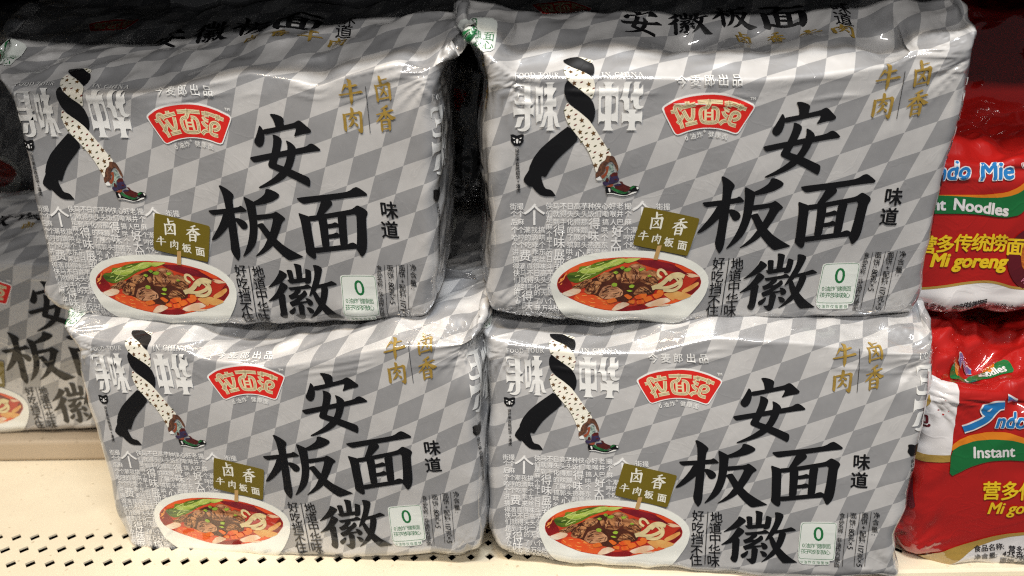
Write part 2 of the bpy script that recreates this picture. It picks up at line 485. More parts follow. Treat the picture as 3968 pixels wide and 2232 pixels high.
class Art:
    """artwork measured in pixels of the photograph, laid flat on the pack front by P2A"""
    def __init__(s, P2A): s.P2A = P2A; s.parts = []; s.o = (0, 0, 1)
    def zoom(s, x, y, k): s.o = (x, y, k)
    def px(s, pts):
        p = np.asarray(pts, float).reshape(-1, 2)
        return p / s.o[2] + [s.o[0], s.o[1]]
    def A(s, pts): return s.P2A(s.px(pts))
    def part(s, name, mat, level, parent=None):
        p = Part(name, mat, level, parent); s.parts.append(p); return p
    def poly(s, part, pts, smooth=1, lift=0.0): part.poly(s.A(pts), smooth, lift)
    def text(s, part, ch, c, size, rot=0.0, bold=0.0, sx=1.0, shear=0.0, lift=0.0, tilt=0.0):
        V, F = glyph(ch)
        if not len(V): return
        if len(ch) == 1 and ord(ch) > 0x2e80: q = V - [.5, .38]
        else: q = V - [(V[:, 0].min() + V[:, 0].max()) / 2, .36]
        q = np.c_[(q[:, 0] + q[:, 1] * shear) * sx, -q[:, 1] + q[:, 0] * tilt] * size
        r = math.radians(rot); q = q @ np.array([[math.cos(r), math.sin(r)], [-math.sin(r), math.cos(r)]])
        V, F = cut(s.A(q + np.asarray(c, float)), F)
        if not bold: part.add(V, F, lift); return
        d = s.A(np.array([c, (c[0] + size, c[1])])); d = np.linalg.norm(d[1] - d[0]) * bold     # heavier strokes: the glyph set again, a hair to each side
        for ox, oy in ((-1, 0), (1, 0), (0, -.8), (0, .8)) + (((-.7, -.7), (.7, -.7), (-.7, .7), (.7, .7)) if bold > .035 else ()): part.add(V + [ox*d, oy*d], F, lift)
    def stroke(s, part, pts, w, w2=None, smooth=2, lift=0.0):
        p = np.asarray(pts, float)
        for _ in range(smooth):
            q = [p[0]]
            for i in range(len(p) - 1):
                q += [p[i]*.75 + p[i+1]*.25, p[i]*.25 + p[i+1]*.75]
            p = np.array(q + [p[-1]])
        d = np.gradient(p, axis=0); n = np.c_[-d[:, 1], d[:, 0]] / (np.linalg.norm(d, axis=1)[:, None] + 1e-9)
        ww = np.linspace(w, w2 if w2 is not None else w, len(p))[:, None] / 2
        l, r = p + n*ww, p - n*ww
        V = np.concatenate([l, r]); m = len(p)
        part.add(*cut(s.A(V), [[i, i+1, m+i+1, m+i] for i in range(m - 1)]), lift)

# brush-written title, traced stroke by stroke (zoom offsets and scales in photograph pixels)
AN = [[(708,78),(740,62),(800,64),(870,82),(930,112),(948,150),(930,200),(915,290),(900,330),(750,330),(755,260),(752,200),(740,140),(722,100)],
 [(462,272),(490,300),(505,345),(505,420),(490,490),(455,570),(410,630),(350,658),(305,635),(275,585),(285,545),(330,480),(390,385),(440,300)],
 [(490,345),(700,305),(900,262),(1130,205),(1180,175),(1225,160),(1270,185),(1330,250),(1400,325),(1385,360),(1340,380),(1200,405),(1045,452),(1100,370),(1135,293),(1000,320),(800,365),(500,435)],
 [(655,428),(690,428),(750,452),(795,490),(798,530),(770,600),(715,715),(650,830),(578,945),(700,985),(830,1035),(960,1095),(1090,1155),(1122,1185),(1118,1240),(1100,1300),(1070,1335),(1040,1320),(900,1240),(720,1145),(600,1085),(440,1015),(422,985),(430,950),(480,870),(545,755),(610,620),(645,520),(657,460)],
 [(873,530),(890,526),(950,555),(1000,600),(1025,650),(1010,710),(980,770),(930,870),(870,970),(800,1060),(720,1145),(640,1205),(520,1270),(350,1335),(200,1380),(135,1385),(150,1360),(300,1285),(450,1200),(560,1120),(640,1060),(710,985),(770,895),(815,800),(855,690),(878,610)],
 [(108,845),(300,805),(545,755),(720,722),(860,692),(1030,662),(1160,635),(1240,610),(1290,575),(1340,563),(1400,592),(1475,670),(1440,692),(1300,710),(980,768),(800,800),(640,832),(480,868),(190,930),(150,915)]]
BAN = [[(422,60),(450,47),(490,62),(560,105),(630,165),(660,210),(650,245),(620,290),(605,350),(590,440),(565,640),(530,880),(500,1080),(480,1230),(450,1330),(390,1410),(330,1310),(312,1220),(330,1130),(350,1050),(380,850),(410,650),(437,465),(450,300),(452,200),(440,120)],
 [(88,512),(250,492),(437,467),(600,442),(690,428),(735,398),(780,430),(833,490),(800,505),(580,535),(355,568),(180,592),(130,570)],
 [(480,500),(440,540),(400,560),(355,570),(290,680),(210,790),(110,910),(5,1035),(12,1055),(80,1035),(180,970),(290,880),(390,788),(450,720),(520,600),(560,520)],
 [(560,630),(620,628),(690,655),(745,695),(765,745),(750,790),(710,825),(660,832),(625,812),(605,770),(560,690)],
 [(1290,95),(1320,78),(1390,92),(1470,130),(1518,170),(1515,205),(1470,245),(1350,305),(1200,350),(1020,385),(990,330),(1005,318),(1080,285),(1170,235),(1240,185),(1275,140)],
 [(832,265),(850,238),(900,262),(960,295),(1005,320),(1020,380),(1005,460),(988,570),(965,680),(945,775),(910,880),(860,1000),(790,1110),(690,1210),(580,1290),(515,1328),(512,1310),(570,1235),(650,1110),(720,980),(780,830),(810,700),(830,550),(840,400)],
 [(975,560),(1100,545),(1230,530),(1320,508),(1370,478),(1420,510),(1480,560),(1512,600),(1490,625),(1450,650),(1410,700),(1340,820),(1235,970),(1120,1110),(1010,1190),(880,1265),(750,1315),(745,1305),(830,1235),(950,1130),(1060,990),(1150,860),(1230,720),(1290,595),(1130,625),(965,655)],
 [(945,735),(990,712),(1060,698),(1080,730),(1150,860),(1235,980),(1330,1080),(1450,1165),(1560,1230),(1648,1280),(1600,1295),(1480,1325),(1370,1352),(1320,1330),(1230,1240),(1125,1110),(1060,990),(1010,880),(965,780),(945,770)]]
MIAN = [[(185,290),(300,268),(650,225),(1000,178),(1170,150),(1250,120),(1320,75),(1385,55),(1440,85),(1510,140),(1553,185),(1530,215),(1400,228),(1120,262),(820,305),(650,333),(470,362),(310,390),(260,375)],
 [(650,320),(820,300),(848,350),(835,390),(760,455),(620,572),(560,640),(460,640),(480,590),(560,470)],
 [(147,570),(165,560),(220,580),(320,615),(345,660),(332,720),(310,900),(290,1080),(275,1200),(268,1290),(258,1350),(235,1390),(200,1395),(155,1370),(90,1300),(85,1260),(105,1200),(120,1050),(145,820),(155,680)],
 [(300,617),(480,595),(650,565),(900,520),(1100,485),(1190,462),(1240,432),(1285,400),(1320,395),(1400,440),(1450,480),(1467,515),(1450,555),(1415,610),(1395,680),(1350,870),(1300,1080),(1265,1180),(1225,1250),(1170,1310),(1130,1332),(1105,1310),(1090,1250),(1063,1185),(1100,1100),(1160,900),(1205,720),(1243,548),(1030,585),(870,612),(660,650),(490,680),(330,708)],
 [(490,670),(660,640),(645,760),(600,1000),(572,1160),(430,1185),(450,1020),(480,800)],
 [(870,605),(1020,580),(1043,605),(1020,680),(985,830),(950,1010),(925,1115),(780,1140),(800,1010),(840,790)],
 [(630,757),(740,735),(795,712),(830,725),(865,760),(850,798),(615,835)],
 [(595,944),(700,928),(765,900),(800,915),(830,945),(818,986),(580,1024)],
 [(260,1193),(430,1175),(780,1130),(925,1110),(985,1085),(1040,1075),(1100,1110),(1110,1180),(1060,1187),(800,1215),(500,1255),(255,1292)]]
HUI = [[(570,245),(600,242),(660,270),(720,315),(738,345),(720,380),(640,450),(555,520),(460,570),(330,625),(185,675),(178,660),(260,595),(380,490),(480,385),(540,310)],
 [(500,560),(555,520),(610,545),(672,595),(675,625),(640,670),(510,790),(420,870),(330,925),(220,965),(95,1000),(90,985),(200,900),(320,800),(420,680)],
 [(360,860),(470,780),(510,788),(543,825),(535,890),(515,1000),(495,1120),(475,1230),(445,1340),(405,1405),(360,1412),(310,1385),(272,1330),(280,1290),(310,1240),(335,1100),(355,930)],
 [(980,75),(1010,62),(1080,72),(1145,95),(1157,115),(1140,200),(1115,330),(1095,430),(950,450),(975,300),(992,180),(992,120)],
 [(750,238),(800,220),(870,225),(895,240),(890,330),(880,455),(755,480),(758,350)],
 [(1225,195),(1250,180),(1310,200),(1360,225),(1350,280),(1320,390),(1290,480),(1255,515),(1200,532),(1130,528),(1140,500),(1170,410),(1205,290)],
 [(700,462),(760,460),(880,438),(1090,402),(1190,393),(1190,488),(1000,515),(780,548),(740,520)],
 [(668,643),(800,628),(970,600),(1090,580),(1140,550),(1190,545),(1230,572),(1268,608),(1250,635),(1100,655),(900,682),(730,710),(700,690)],
 [(840,690),(970,665),(975,700),(940,745),(850,810),(900,810),(980,760),(1040,700),(1075,692),(1100,720),(1108,780),(1060,830),(950,900),(855,965),(1000,945),(1055,938),(1055,978),(900,1010),(720,1065),(650,1092),(620,1050),(600,995),(640,975),(740,935),(850,870),(780,890),(670,925),(640,890),(620,835),(700,805),(780,755)],
 [(800,1045),(900,1005),(955,1050),(945,1100),(920,1200),(890,1310),(860,1380),(800,1415),(760,1420),(720,1385),(640,1298),(700,1300),(765,1285),(785,1180)],
 [(700,1095),(718,1110),(710,1160),(680,1215),(620,1275),(570,1298),(535,1270),(520,1225),(550,1190),(620,1150)],
 [(1030,875),(1090,872),(1150,900),(1192,955),(1185,1005),(1140,1040),(1090,1047),(1060,1030),(1045,980),(1045,920)],
 [(985,1090),(1060,1085),(1120,1110),(1160,1155),(1150,1200),(1110,1228),(1050,1225),(1030,1200),(1020,1150)],
 [(1445,90),(1500,80),(1580,95),(1645,130),(1650,180),(1600,290),(1530,420),(1460,540),(1370,660),(1290,740),(1220,790),(1160,822),(1140,815),(1180,750),(1240,650),(1310,530),(1380,410),(1430,290),(1452,170)],
 [(1430,548),(1560,520),(1680,488),(1750,462),(1800,445),(1850,470),(1918,520),(1880,540),(1640,585),(1500,615),(1350,645),(1330,600)],
 [(1500,605),(1630,580),(1665,620),(1650,680),(1600,800),(1550,900),(1485,1000),(1400,1110),(1300,1200),(1150,1295),(1000,1362),(995,1350),(1090,1270),(1220,1130),(1315,1025),(1400,870),(1460,740)],
 [(1245,760),(1330,690),(1400,860),(1490,1005),(1600,1130),(1720,1235),(1860,1330),(1840,1340),(1700,1350),(1520,1365),(1480,1330),(1400,1220),(1310,1030),(1265,900)]]
TITLE = [(AN, 2930, 380, 4.528), (BAN, 2700, 670, 4.529), (MIAN, 3060, 660, 4.675), (HUI, 2850, 970, 6.036)]
# the four flavour characters
NIU = [[(450,165),(500,170),(560,200),(545,300),(520,420),(500,540),(480,660),(450,700),(415,760),(405,700),(415,590),(440,450),(460,330),(470,220)],
 [(340,330),(360,295),(445,280),(400,340),(340,400),(250,485),(300,400)],
 [(400,330),(560,305),(640,280),(685,310),(660,325),(520,355),(390,372)],
 [(165,525),(400,490),(620,450),(720,420),(765,470),(700,485),(500,510),(330,535),(195,562)]]
LU = [[(1195,90),(1230,70),(1258,100),(1260,200),(1255,275),(1195,285)], [(1240,168),(1340,140),(1405,125),(1400,150),(1240,195)],
 [(1055,275),(1110,300),(1110,400),(1090,560),(1080,640),(1050,690),(1020,660),(1035,560),(1060,400)],
 [(1085,295),(1250,265),(1340,235),(1395,200),(1445,240),(1425,330),(1400,480),(1390,580),(1350,635),(1325,600),(1345,450),(1370,290),(1200,320),(1085,342)],
 [(1075,597),(1345,535),(1345,582),(1075,632)], [(1140,375),(1200,375),(1260,400),(1310,470),(1300,520),(1265,520),(1235,440)],
 [(1270,310),(1300,330),(1260,420),(1190,500),(1105,570),(1160,480),(1220,400)]]
ROU = [[(140,950),(205,975),(200,1040),(175,1180),(155,1290),(120,1370),(75,1310),(100,1200),(125,1080)],
 [(185,962),(340,930),(420,920),(500,905),(550,880),(605,920),(590,980),(550,1150),(520,1290),(500,1360),(465,1392),(430,1375),(385,1300),(440,1300),(465,1250),(500,1100),(530,945),(420,962),(190,1002)],
 [(355,810),(395,812),(425,840),(410,930),(370,1010),(310,1070),(215,1110),(280,1040),(330,960),(350,880)],
 [(350,1000),(410,1000),(455,1030),(450,1070),(410,1080),(385,1050)], [(320,1060),(385,1080),(360,1150),(280,1230),(175,1270),(250,1190),(310,1110)],
 [(345,1140),(410,1160),(442,1200),(420,1242),(385,1235),(370,1190)]]
XIANG = [[(1235,722),(1255,770),(1170,810),(1030,850),(1120,790)], [(910,955),(1050,910),(1200,865),(1320,820),(1362,860),(1250,890),(1100,925),(930,980)],
 [(1110,830),(1175,820),(1165,900),(1150,1020),(1110,1040),(1100,920)], [(1080,910),(1130,920),(1080,990),(980,1080),(850,1150),(930,1060),(1010,980)],
 [(1150,900),(1200,920),(1280,970),(1368,1020),(1300,1055),(1240,1075),(1200,1020),(1155,960)],
 [(980,1075),(1020,1090),(1010,1200),(990,1310),(960,1355),(935,1310),(960,1200)],
 [(1000,1070),(1100,1050),(1190,1035),(1220,1065),(1200,1180),(1170,1290),(1120,1330),(1130,1200),(1145,1085),(1005,1115)],
 [(1000,1170),(1135,1145),(1135,1180),(1000,1200)], [(980,1270),(1145,1240),(1145,1275),(980,1305)]]
FLAV = dict(niu=NIU, lu=LU, rou=ROU, xiang=XIANG)
# the four tall heading characters
XUNWEI = [[(205,100),(745,100),(700,112),(665,140),(652,180),(490,170),(280,172),(245,200),(225,285),(215,280)],
 [(488,110),(655,110),(660,560),(680,595),(750,632),(700,648),(660,680),(650,720),(655,1150),(645,1240),(600,1310),(530,1355),(440,1368),(370,1350),(310,1320),(315,1285),(360,1298),(430,1292),(490,1260),(508,1200),(505,900),(495,600)],
 [(300,265),(320,310),(350,335),(500,338),(500,405),(350,410),(330,440),(318,485),(308,400)], [(225,455),(245,530),(290,570),(500,575),(500,645),(229,642)],
 [(203,700),(240,745),(290,758),(500,755),(655,752),(700,740),(745,690),(748,965),(735,940),(705,912),(655,905),(290,912),(240,935),(222,985),(212,970)],
 [(320,972),(500,975),(455,1030),(425,1120),(385,1255),(215,1258),(255,1225),(285,1140)],
 [(793,140),(815,185),(860,205),(868,210),(868,412),(875,905),(880,1098),(835,1120),(818,1170),(808,900),(800,500)], [(860,205),(930,203),(965,180),(988,140),(992,412),(925,412),(860,412)],
 [(925,405),(992,405),(1003,700),(1000,860),(945,1090),(932,1095),(935,905)], [(870,900),(940,900),(945,1090),(870,1100)],
 [(1045,62),(1310,62),(1265,95),(1250,150),(1250,205),(1368,208),(1250,405),(1250,515),(1310,505),(1345,455),(1352,712),(1255,712),(1255,790),(1280,840),(1340,868),(1355,890),(1380,1010),(1415,1190),(1470,1250),(1320,1250),(1258,910),(1255,1200),(1270,1300),(1325,1345),(1060,1345),(1110,1300),(1120,1200),(1118,910),(1035,1252),(885,1250),(940,1210),(985,1080),(1030,880),(1080,860),(1112,825),(1115,712),(1000,715),(1000,695),(1105,520),(1105,375),(1060,385),(1030,440),(1018,205),(1105,205),(1105,150),(1090,95)]]
ZHONGHUA = [[(240,58),(570,58),(510,95),(485,150),(485,220),(470,900),(462,1100),(462,1230),(480,1300),(535,1345),(215,1345),(270,1300),(290,1230),(297,1100),(310,220),(310,150),(290,95)],
 [(145,155),(165,200),(210,222),(310,225),(310,430),(230,432),(200,480),(193,820),(205,870),(240,900),(300,905),(297,1097),(180,1100),(150,1120),(130,1165),(120,1150)],
 [(480,222),(600,218),(640,195),(668,150),(655,600),(640,1160),(620,1120),(590,1100),(465,1097),(470,900),(530,898),(565,880),(585,840),(592,470),(575,440),(540,430),(484,430)],
 [(835,50),(1055,50),(1000,80),(975,130),(945,280),(915,430),(915,470),(945,500),(950,700),(945,790),(810,790),(808,600),(790,550),(750,528),(675,522),(720,495),(750,440),(790,250)],
 [(1075,50),(1290,50),(1240,75),(1220,130),(1215,245),(1260,220),(1300,170),(1320,115),(1328,150),(1320,385),(1210,445),(1200,640),(1220,690),(1270,708),(1325,690),(1325,720),(1270,765),(1200,785),(1130,770),(1075,720),(1060,640),(1058,535),(985,575),(990,370),(1068,325)],
 [(945,790),(1185,790),(1130,820),(1108,860),(1105,897),(1230,895),(1270,870),(1298,830),(1295,1000),(1280,1160),(1265,1120),(1230,1097),(1100,1095),(1092,1230),(1110,1300),(1150,1340),(860,1340),(910,1300),(930,1230),(938,1097),(810,1097),(775,1120),(755,1165),(745,1140),(755,840),(785,885),(820,897),(945,897),(940,850),(900,815),(810,800),(810,790)]]
# serif capitals for the small heading, as strokes (unit height, y up)
SERIF = dict(
 F=(.62, [((.16,0),(.16,1),.17),((.0,1),(.58,1),.08),((.56,1.02),(.58,.76),.06),((.16,.52),(.42,.52),.07),((.42,.62),(.42,.40),.06),((0,.02),(.34,.02),.06)]),
 T=(.72, [((.36,0),(.36,1),.17),((.02,.98),(.70,.98),.08),((.03,1),(.03,.74),.06),((.69,1),(.69,.74),.06),((.18,.02),(.54,.02),.06)]),
 I=(.40, [((.2,0),(.2,1),.17),((.02,.98),(.38,.98),.06),((.02,.02),(.38,.02),.06)]),
 N=(.84, [((.14,0),(.14,1),.07),((.12,1),(.70,0),.17),((.70,0),(.70,1),.07),((0,.98),(.26,.98),.06),((.56,.98),(.84,.98),.06),((0,.02),(.28,.02),.06)]),
 H=(.84, [((.17,0),(.17,1),.16),((.67,0),(.67,1),.16),((.17,.52),(.67,.52),.07),((0,.98),(.34,.98),.06),((.5,.98),(.84,.98),.06),((0,.02),(.34,.02),.06),((.5,.02),(.84,.02),.06)]),
 A=(.80, [((.10,0),(.40,1),.07),((.40,1),(.68,0),.17),((.2,.34),(.56,.34),.06),((0,.02),(.26,.02),.06),((.5,.02),(.82,.02),.06)]),
 U=(.80, [((.16,1),(.16,.3),.16),((.16,.34),(.26,.06),.15),((.24,.06),(.5,.04),.1),((.5,.04),(.64,.3),.08),((.64,.28),(.64,1),.08),((0,.98),(.34,.98),.06),((.5,.98),(.8,.98),.06)]),
 R=(.78, [((.16,0),(.16,1),.17),((0,.98),(.42,.98),.06),((.40,.98),(.58,.86),.1),((.58,.9),(.58,.64),.15),((.58,.66),(.4,.52),.1),((.16,.52),(.42,.52),.06),((.36,.52),(.66,.03),.15),((0,.02),(.34,.02),.06),((.58,.02),(.78,.02),.06)]))
def _ring(a0, a1, w):
    o = []
    for k in range(10):
        t0, t1 = a0 + (a1-a0)*k/10, a0 + (a1-a0)*(k+1)/10 + .04
        f = lambda t: (.42 + .33*math.cos(t), .5 + .46*math.sin(t))
        o.append((f(t0), f(t1), .07 + (w-.07)*abs(math.cos((t0+t1)/2))))
    return o
SERIF['O'] = (.84, _ring(0, 2*math.pi, .17))
SERIF['C'] = (.78, _ring(.75, 2*math.pi - .75, .17) + [((.68,.96),(.68,.66),.06)])
SERIF['D'] = (.84, [((.16,0),(.16,1),.17),((0,.98),(.4,.98),.06),((0,.02),(.4,.02),.06)] + [s for s in _ring(-1.45, 1.45, .17)])
def serif_text(art, part, txt, x0, x1, y, h, dy=0.0):
    W = sum(SERIF[c][0] + .14 if c != ' ' else .42 for c in txt); k = (x1 - x0) / W; x = x0
    for c in txt:
        if c == ' ': x += .42*k; continue
        w, st = SERIF[c]
        for a, b, t in st:
            f = lambda p: (x + p[0]*k, y - p[1]*h + dy * (x - x0))
            art.stroke(part, [f(a), f(b)], t*(k+h)/2*.8, smooth=0)
        x += (w + .14)*k

def flavour_glyph(name):
    """flavour character as unit polygons in art space"""
    a = Art(_P2A); a.zoom(3360, 220, 5.796)
    ps = [a.A(p) for p in FLAV[name]]
    al = np.concatenate(ps); lo, hi = al.min(0), al.max(0)
    return [(p - (lo + hi)/2) / (hi - lo).max() for p in ps]

def place(part, polys, c, size, rot=0.0, sy=1.0):
    r = math.radians(rot); M = np.array([[math.cos(r), math.sin(r)], [-math.sin(r), math.cos(r)]])
    for p in polys: part.poly((p * [size, size*sy]) @ M + np.asarray(c), 1)

def logo(art, tag_level, red, cream, line, rim):
    """fan-shaped badge with the three noodle-stroke characters"""
    b = art.part('brand_badge', rim, tag_level)
    art.poly(b, [(90,470),(120,410),(180,360),(400,230),(650,150),(900,95),(1150,65),(1380,55),(1620,70),(1850,120),(2080,195),(2280,290),(2380,340),(2415,400),(2400,460),(2330,570),(2200,760),(2060,980),(2000,1070),(1930,1092),(1850,1075),(1700,1020),(1500,970),(1300,950),(1100,955),(900,990),(720,1040),(560,1105),(490,1125),(420,1100),(370,1030),(280,850),(170,640)])
    r = art.part('badge_field', red, tag_level + 1, 'brand_badge')
    art.poly(r, [(142,465),(165,425),(220,390),(420,275),(660,195),(900,145),(1150,115),(1380,105),(1610,120),(1830,165),(2060,240),(2250,330),(2350,380),(2380,420),(2360,470),(2180,745),(2020,990),(1975,1045),(1920,1058),(1850,1040),(1720,990),(1500,940),(1300,922),(1100,928),(900,962),(720,1010),(550,1075),(490,1097),(440,1080),(400,1025),(300,830),(190,610)])
    c = art.part('badge_lettering', cream, tag_level + 2, 'brand_badge'); g = art.part('badge_lettering_lines', line, tag_level + 3, 'brand_badge')
    S = [([(520,500),(560,460),(555,400),(490,375),(420,410),(420,480),(470,600),(530,720),(580,850),(610,950)],100),([(320,550),(410,525)],95),([(480,830),(560,740),(620,620)],100),
         ([(590,430),(760,385),(925,345)],105),([(715,285),(722,350)],120),([(625,510),(700,650),(760,740),(830,740),(870,650),(870,440)],105),([(680,860),(970,790)],105),
         ([(985,300),(1290,275),(1605,295)],105),([(1290,225),(1270,340),(1200,440)],110),
         ([(1330,430),(1430,430),(1490,500),(1480,680),(1450,780),(1380,800),(1150,800),(1080,760),(1050,620),(1055,500),(1120,440),(1220,440)],95),
         ([(1180,490),(1175,745)],60),([(1345,470),(1345,745)],60),([(1190,560),(1345,560)],42),([(1190,650),(1345,650)],42),
         ([(1645,315),(1850,330),(2000,390),(2195,470)],105),([(1795,265),(1760,410)],105),([(2075,345),(2015,495)],105),
         ([(1660,400),(1690,480),(1775,515)],95),([(1615,515),(1650,620),(1730,660)],100),([(1520,840),(1600,765),(1705,745)],105),
         ([(1850,735),(1960,720),(2030,640),(1990,560),(1900,545),(1830,590),(1790,700),(1760,790),(1800,850),(1935,880)],100)]
    for p, w in S:
        art.stroke(c, p, w)
        if w > 70:
            pp = np.asarray(p, float)
            for off in (-16, 16):
                d = np.gradient(pp, axis=0); n = np.c_[-d[:,1], d[:,0]] / np.linalg.norm(d, axis=1)[:, None]
                art.stroke(g, pp + n*off, 9)
    return b

def silver_art():
    A = Art(_P2A)
    # text pattern on the left
    A.zoom(1900, 700, 2.415)
    tp = A.part('pattern_lettering', 'pale ink', 1)
    rows = [(240,68,'街215撮280'),(237,68,'侠552马617不683日748高815芋880种945侠1007心1075好1143老1213撮1288'),(243,68,'街1583撮1650'),
     (308,66,'个222个283们552就617得683头748头815头880饭943们1008嘞1077喉1147井1213个1288'),(385,66,'后225麻285到617手683化748得815那880搞1077人1150巴1213麻1288'),
     (362,64,'是552'),(430,64,'麻552'),(460,66,'个228个287潮345我412搞480的748味815蹦880哄1070个1280潮1345'),(498,62,'个552'),
     (530,66,'哈228哼287的350滴415哄483了748展812个880个1070哼1275的1335'),(555,62,'早552'),(600,66,'个232个292吃355乖420个485搞748郭812头880热940轰1003东1068个1275吃1335'),
     (617,62,'上552'),(665,66,'讲232乖420东485哄740啦935票1000丝1068'),(680,62,'的552'),(735,66,'搞237来420丝485日552冬740'),
     (800,66,'得240滴300真365得430味490斗555'),(862,66,'侠245马308不372日435高497芋560'),(925,66,'们248就312得375头438头500头560'),
     (992,66,'是250到315手378化440二500那565'),(1045,62,'麻250的438无500蹦565'),(1095,62,'个255'),(1125,64,'了440八502个565'),(1145,60,'早258'),
     (1193,62,'我440万505头565热615'),(1200,58,'上260'),(1250,58,'的262滴440啦620'),(1306,56,'乖440啦615经680')]
    big = [('个',412,315,215),('个',1420,280,200),('得',975,400,115),('得',645,470,115),('好',1190,470,112),('味',965,515,105),('大',1175,575,105),('味',645,580,112),
           ('费',325,700,115),('展',645,690,108),('心',840,680,95),('四',1175,660,105),('郭',645,775,108),('得',345,1075,110),('味',345,1170,105),('展',345,1255,105),('搞',535,1265,105),('得',540,1330,100)]
    import re
    for y, sz, s in rows:
        for ch, x in re.findall(r'(\D)(\d+)', s): A.text(tp, ch, (int(x), y), sz, bold=.007)
    for ch, x, y, sz in big: A.text(tp, ch, (x, y), sz, bold=.010)
    A.text(tp, '图案仅供参考', (1845, 1305), 30, rot=-30)
    # bowl
    A.zoom(2080, 950, 3.68)
    b = A.part('bowl_picture', 'porcelain', 3)
    A.poly(b, [(190,560),(210,450),(290,330),(430,230),(650,150),(900,100),(1200,72),(1500,75),(1800,100),(2050,150),(2250,240),(2380,340),(2440,440),(2450,540),(2410,680),(2340,800),(2240,930),(2130,1040),(2000,1130),(1850,1180),(1200,1190),(650,1170),(520,1110),(400,1010),(290,880),(215,700)])
    def food(name, mat, lvl, polys, strokes=()):
        for i, q in enumerate(polys):
            p = A.part(name, mat, lvl, 'bowl_picture'); A.poly(p, q, 1, lift=i*6e-6)
        if strokes:
            p = A.part(name, mat, lvl, 'bowl_picture')
            for q, w in strokes: A.stroke(p, q, w)
    food('soup', 'soup red', 4, [[(285,560),(300,480),(360,410),(470,330),(640,250),(900,190),(1180,165),(1500,170),(1800,205),(2050,270),(2230,360),(2320,440),(2345,520),(2320,600),(2200,720),(2000,820),(1750,880),(1500,935),(1250,955),(1000,935),(800,890),(600,820),(450,750),(350,680),(300,620)]])
    food('soup_shade', 'soup deep', 5, [[(292,560),(310,480),(400,400),(470,500),(520,600),(400,660),(330,680)],[(2090,650),(2200,560),(2320,450),(2338,520),(2310,600),(2200,710)],[(1350,880),(1500,850),(1600,880),(1520,930),(1250,950),(1060,935),(1150,900)]])
    food('soup_glow', 'soup orange', 5, [[(560,700),(700,680),(850,720),(1000,790),(1120,850),(1060,930),(900,905),(700,850),(520,770)],[(1650,860),(1850,790),(2050,760),(2180,725),(2000,815),(1750,878),(1600,905)],[(470,335),(640,255),(900,195),(1060,180),(800,260),(600,330),(440,400)],[(1950,260),(2100,300),(2230,365),(2180,390),(2050,360)]])
    food('rice_cake', 'rice cake', 6, [[(340,690),(560,600),(640,640),(600,690),(450,740)],[(1060,930),(1150,840),(1250,810),(1340,850),(1200,920),(1100,945)],[(1530,850),(1750,760),(1860,750),(1920,800),(1750,860),(1600,890)],[(2090,390),(2230,400),(2330,440),(2180,460)],[(1640,870),(1850,840),(1925,850),(1800,880)]])
    food('potato_piece', 'potato', 6, [[(1820,690),(2000,650),(2190,700),(2200,730),(2050,790),(1900,740)],[(2060,640),(2300,510),(2310,555),(2200,640),(2080,690)],[(1800,700),(1900,660),(2000,690),(1950,800),(1880,760)]])
    food('green_leaf', 'leaf dark', 7, [[(420,430),(470,390),(590,370),(610,300),(750,290),(850,240),(1000,210),(1180,175),(1280,195),(1250,250),(1100,300),(980,350),(850,430),(700,500),(560,540),(470,510)]])
    food('green_stem', 'leaf pale', 8, [[(830,310),(980,260),(1120,190),(1260,180),(1270,220),(1150,280),(990,310),(860,340)],[(1260,182),(1500,178),(1400,220),(1300,250),(1250,240)],[(600,350),(800,320),(980,310),(900,370),(760,400),(640,400)]])
    food('chilli', 'chilli', 7, [[(1400,210),(1650,205),(1920,260),(2060,340),(2180,430),(2080,400),(1900,360),(1750,340),(1600,300),(1480,260)]])
    food('beef_shade', 'beef shade', 8, [[(640,560),(860,440),(1180,300),(1500,330),(1750,470),(1700,600),(1660,700),(1400,730),(1290,820),(1130,800),(960,760),(760,680)]])
    food('beef_piece', 'beef', 9, [[(850,450),(960,380),(1080,370),(1100,440),(1020,500),(900,520)],[(490,600),(620,530),(720,470),(800,490),(720,570),(640,620),(520,610)],[(670,660),(730,560),(830,500),(930,520),(880,620),(850,690),(730,700)],[(1190,530),(1220,400),(1330,270),(1450,250),(1560,310),(1550,400),(1450,470),(1380,540),(1290,540)],[(1460,500),(1530,380),(1620,340),(1720,380),(1760,470),(1700,560),(1640,580),(1500,530)],[(1370,690),(1450,590),(1560,585),(1650,690),(1500,690),(1400,710)],[(1120,420),(1190,390),(1200,470),(1150,500)]])
    food('beef_chunk', 'beef pale', 10, [[(870,720),(940,590),(1040,560),(1150,590),(1230,650),(1220,720),(1080,760),(960,770)],[(1330,300),(1420,265),(1500,300),(1400,330)],[(1340,440),(1400,400),(1460,430),(1400,500)]])
    # fibres of the meat, veins of the greens, fat on the broth
    rng = np.random.RandomState(5)
    def inside(poly, x, y):
        c = False; n = len(poly)
        for i in range(n):
            (x0, y0), (x1, y1) = poly[i], poly[i-1]
            if (y0 > y) != (y1 > y) and x < (x1-x0)*(y-y0)/(y1-y0) + x0: c = not c
        return c
    def grain(polys, n, ang, ln, w):
        o = []
        for poly, a0 in zip(polys, ang):
            q = np.array(poly); lo, hi = q.min(0), q.max(0); k = 0
            for _ in range(400):
                x, y = lo + rng.rand(2)*(hi-lo); a = a0 + rng.randn()*.25; l = ln*(.5 + rng.rand())
                e = [(x - math.cos(a)*l/2, y - math.sin(a)*l/2), (x + rng.randn()*4, y + rng.randn()*4), (x + math.cos(a)*l/2, y + math.sin(a)*l/2)]
                if all(inside(poly, *z) for z in e): o.append((e, w*(.6 + .8*rng.rand()))); k += 1
                if k >= n: break
        return o
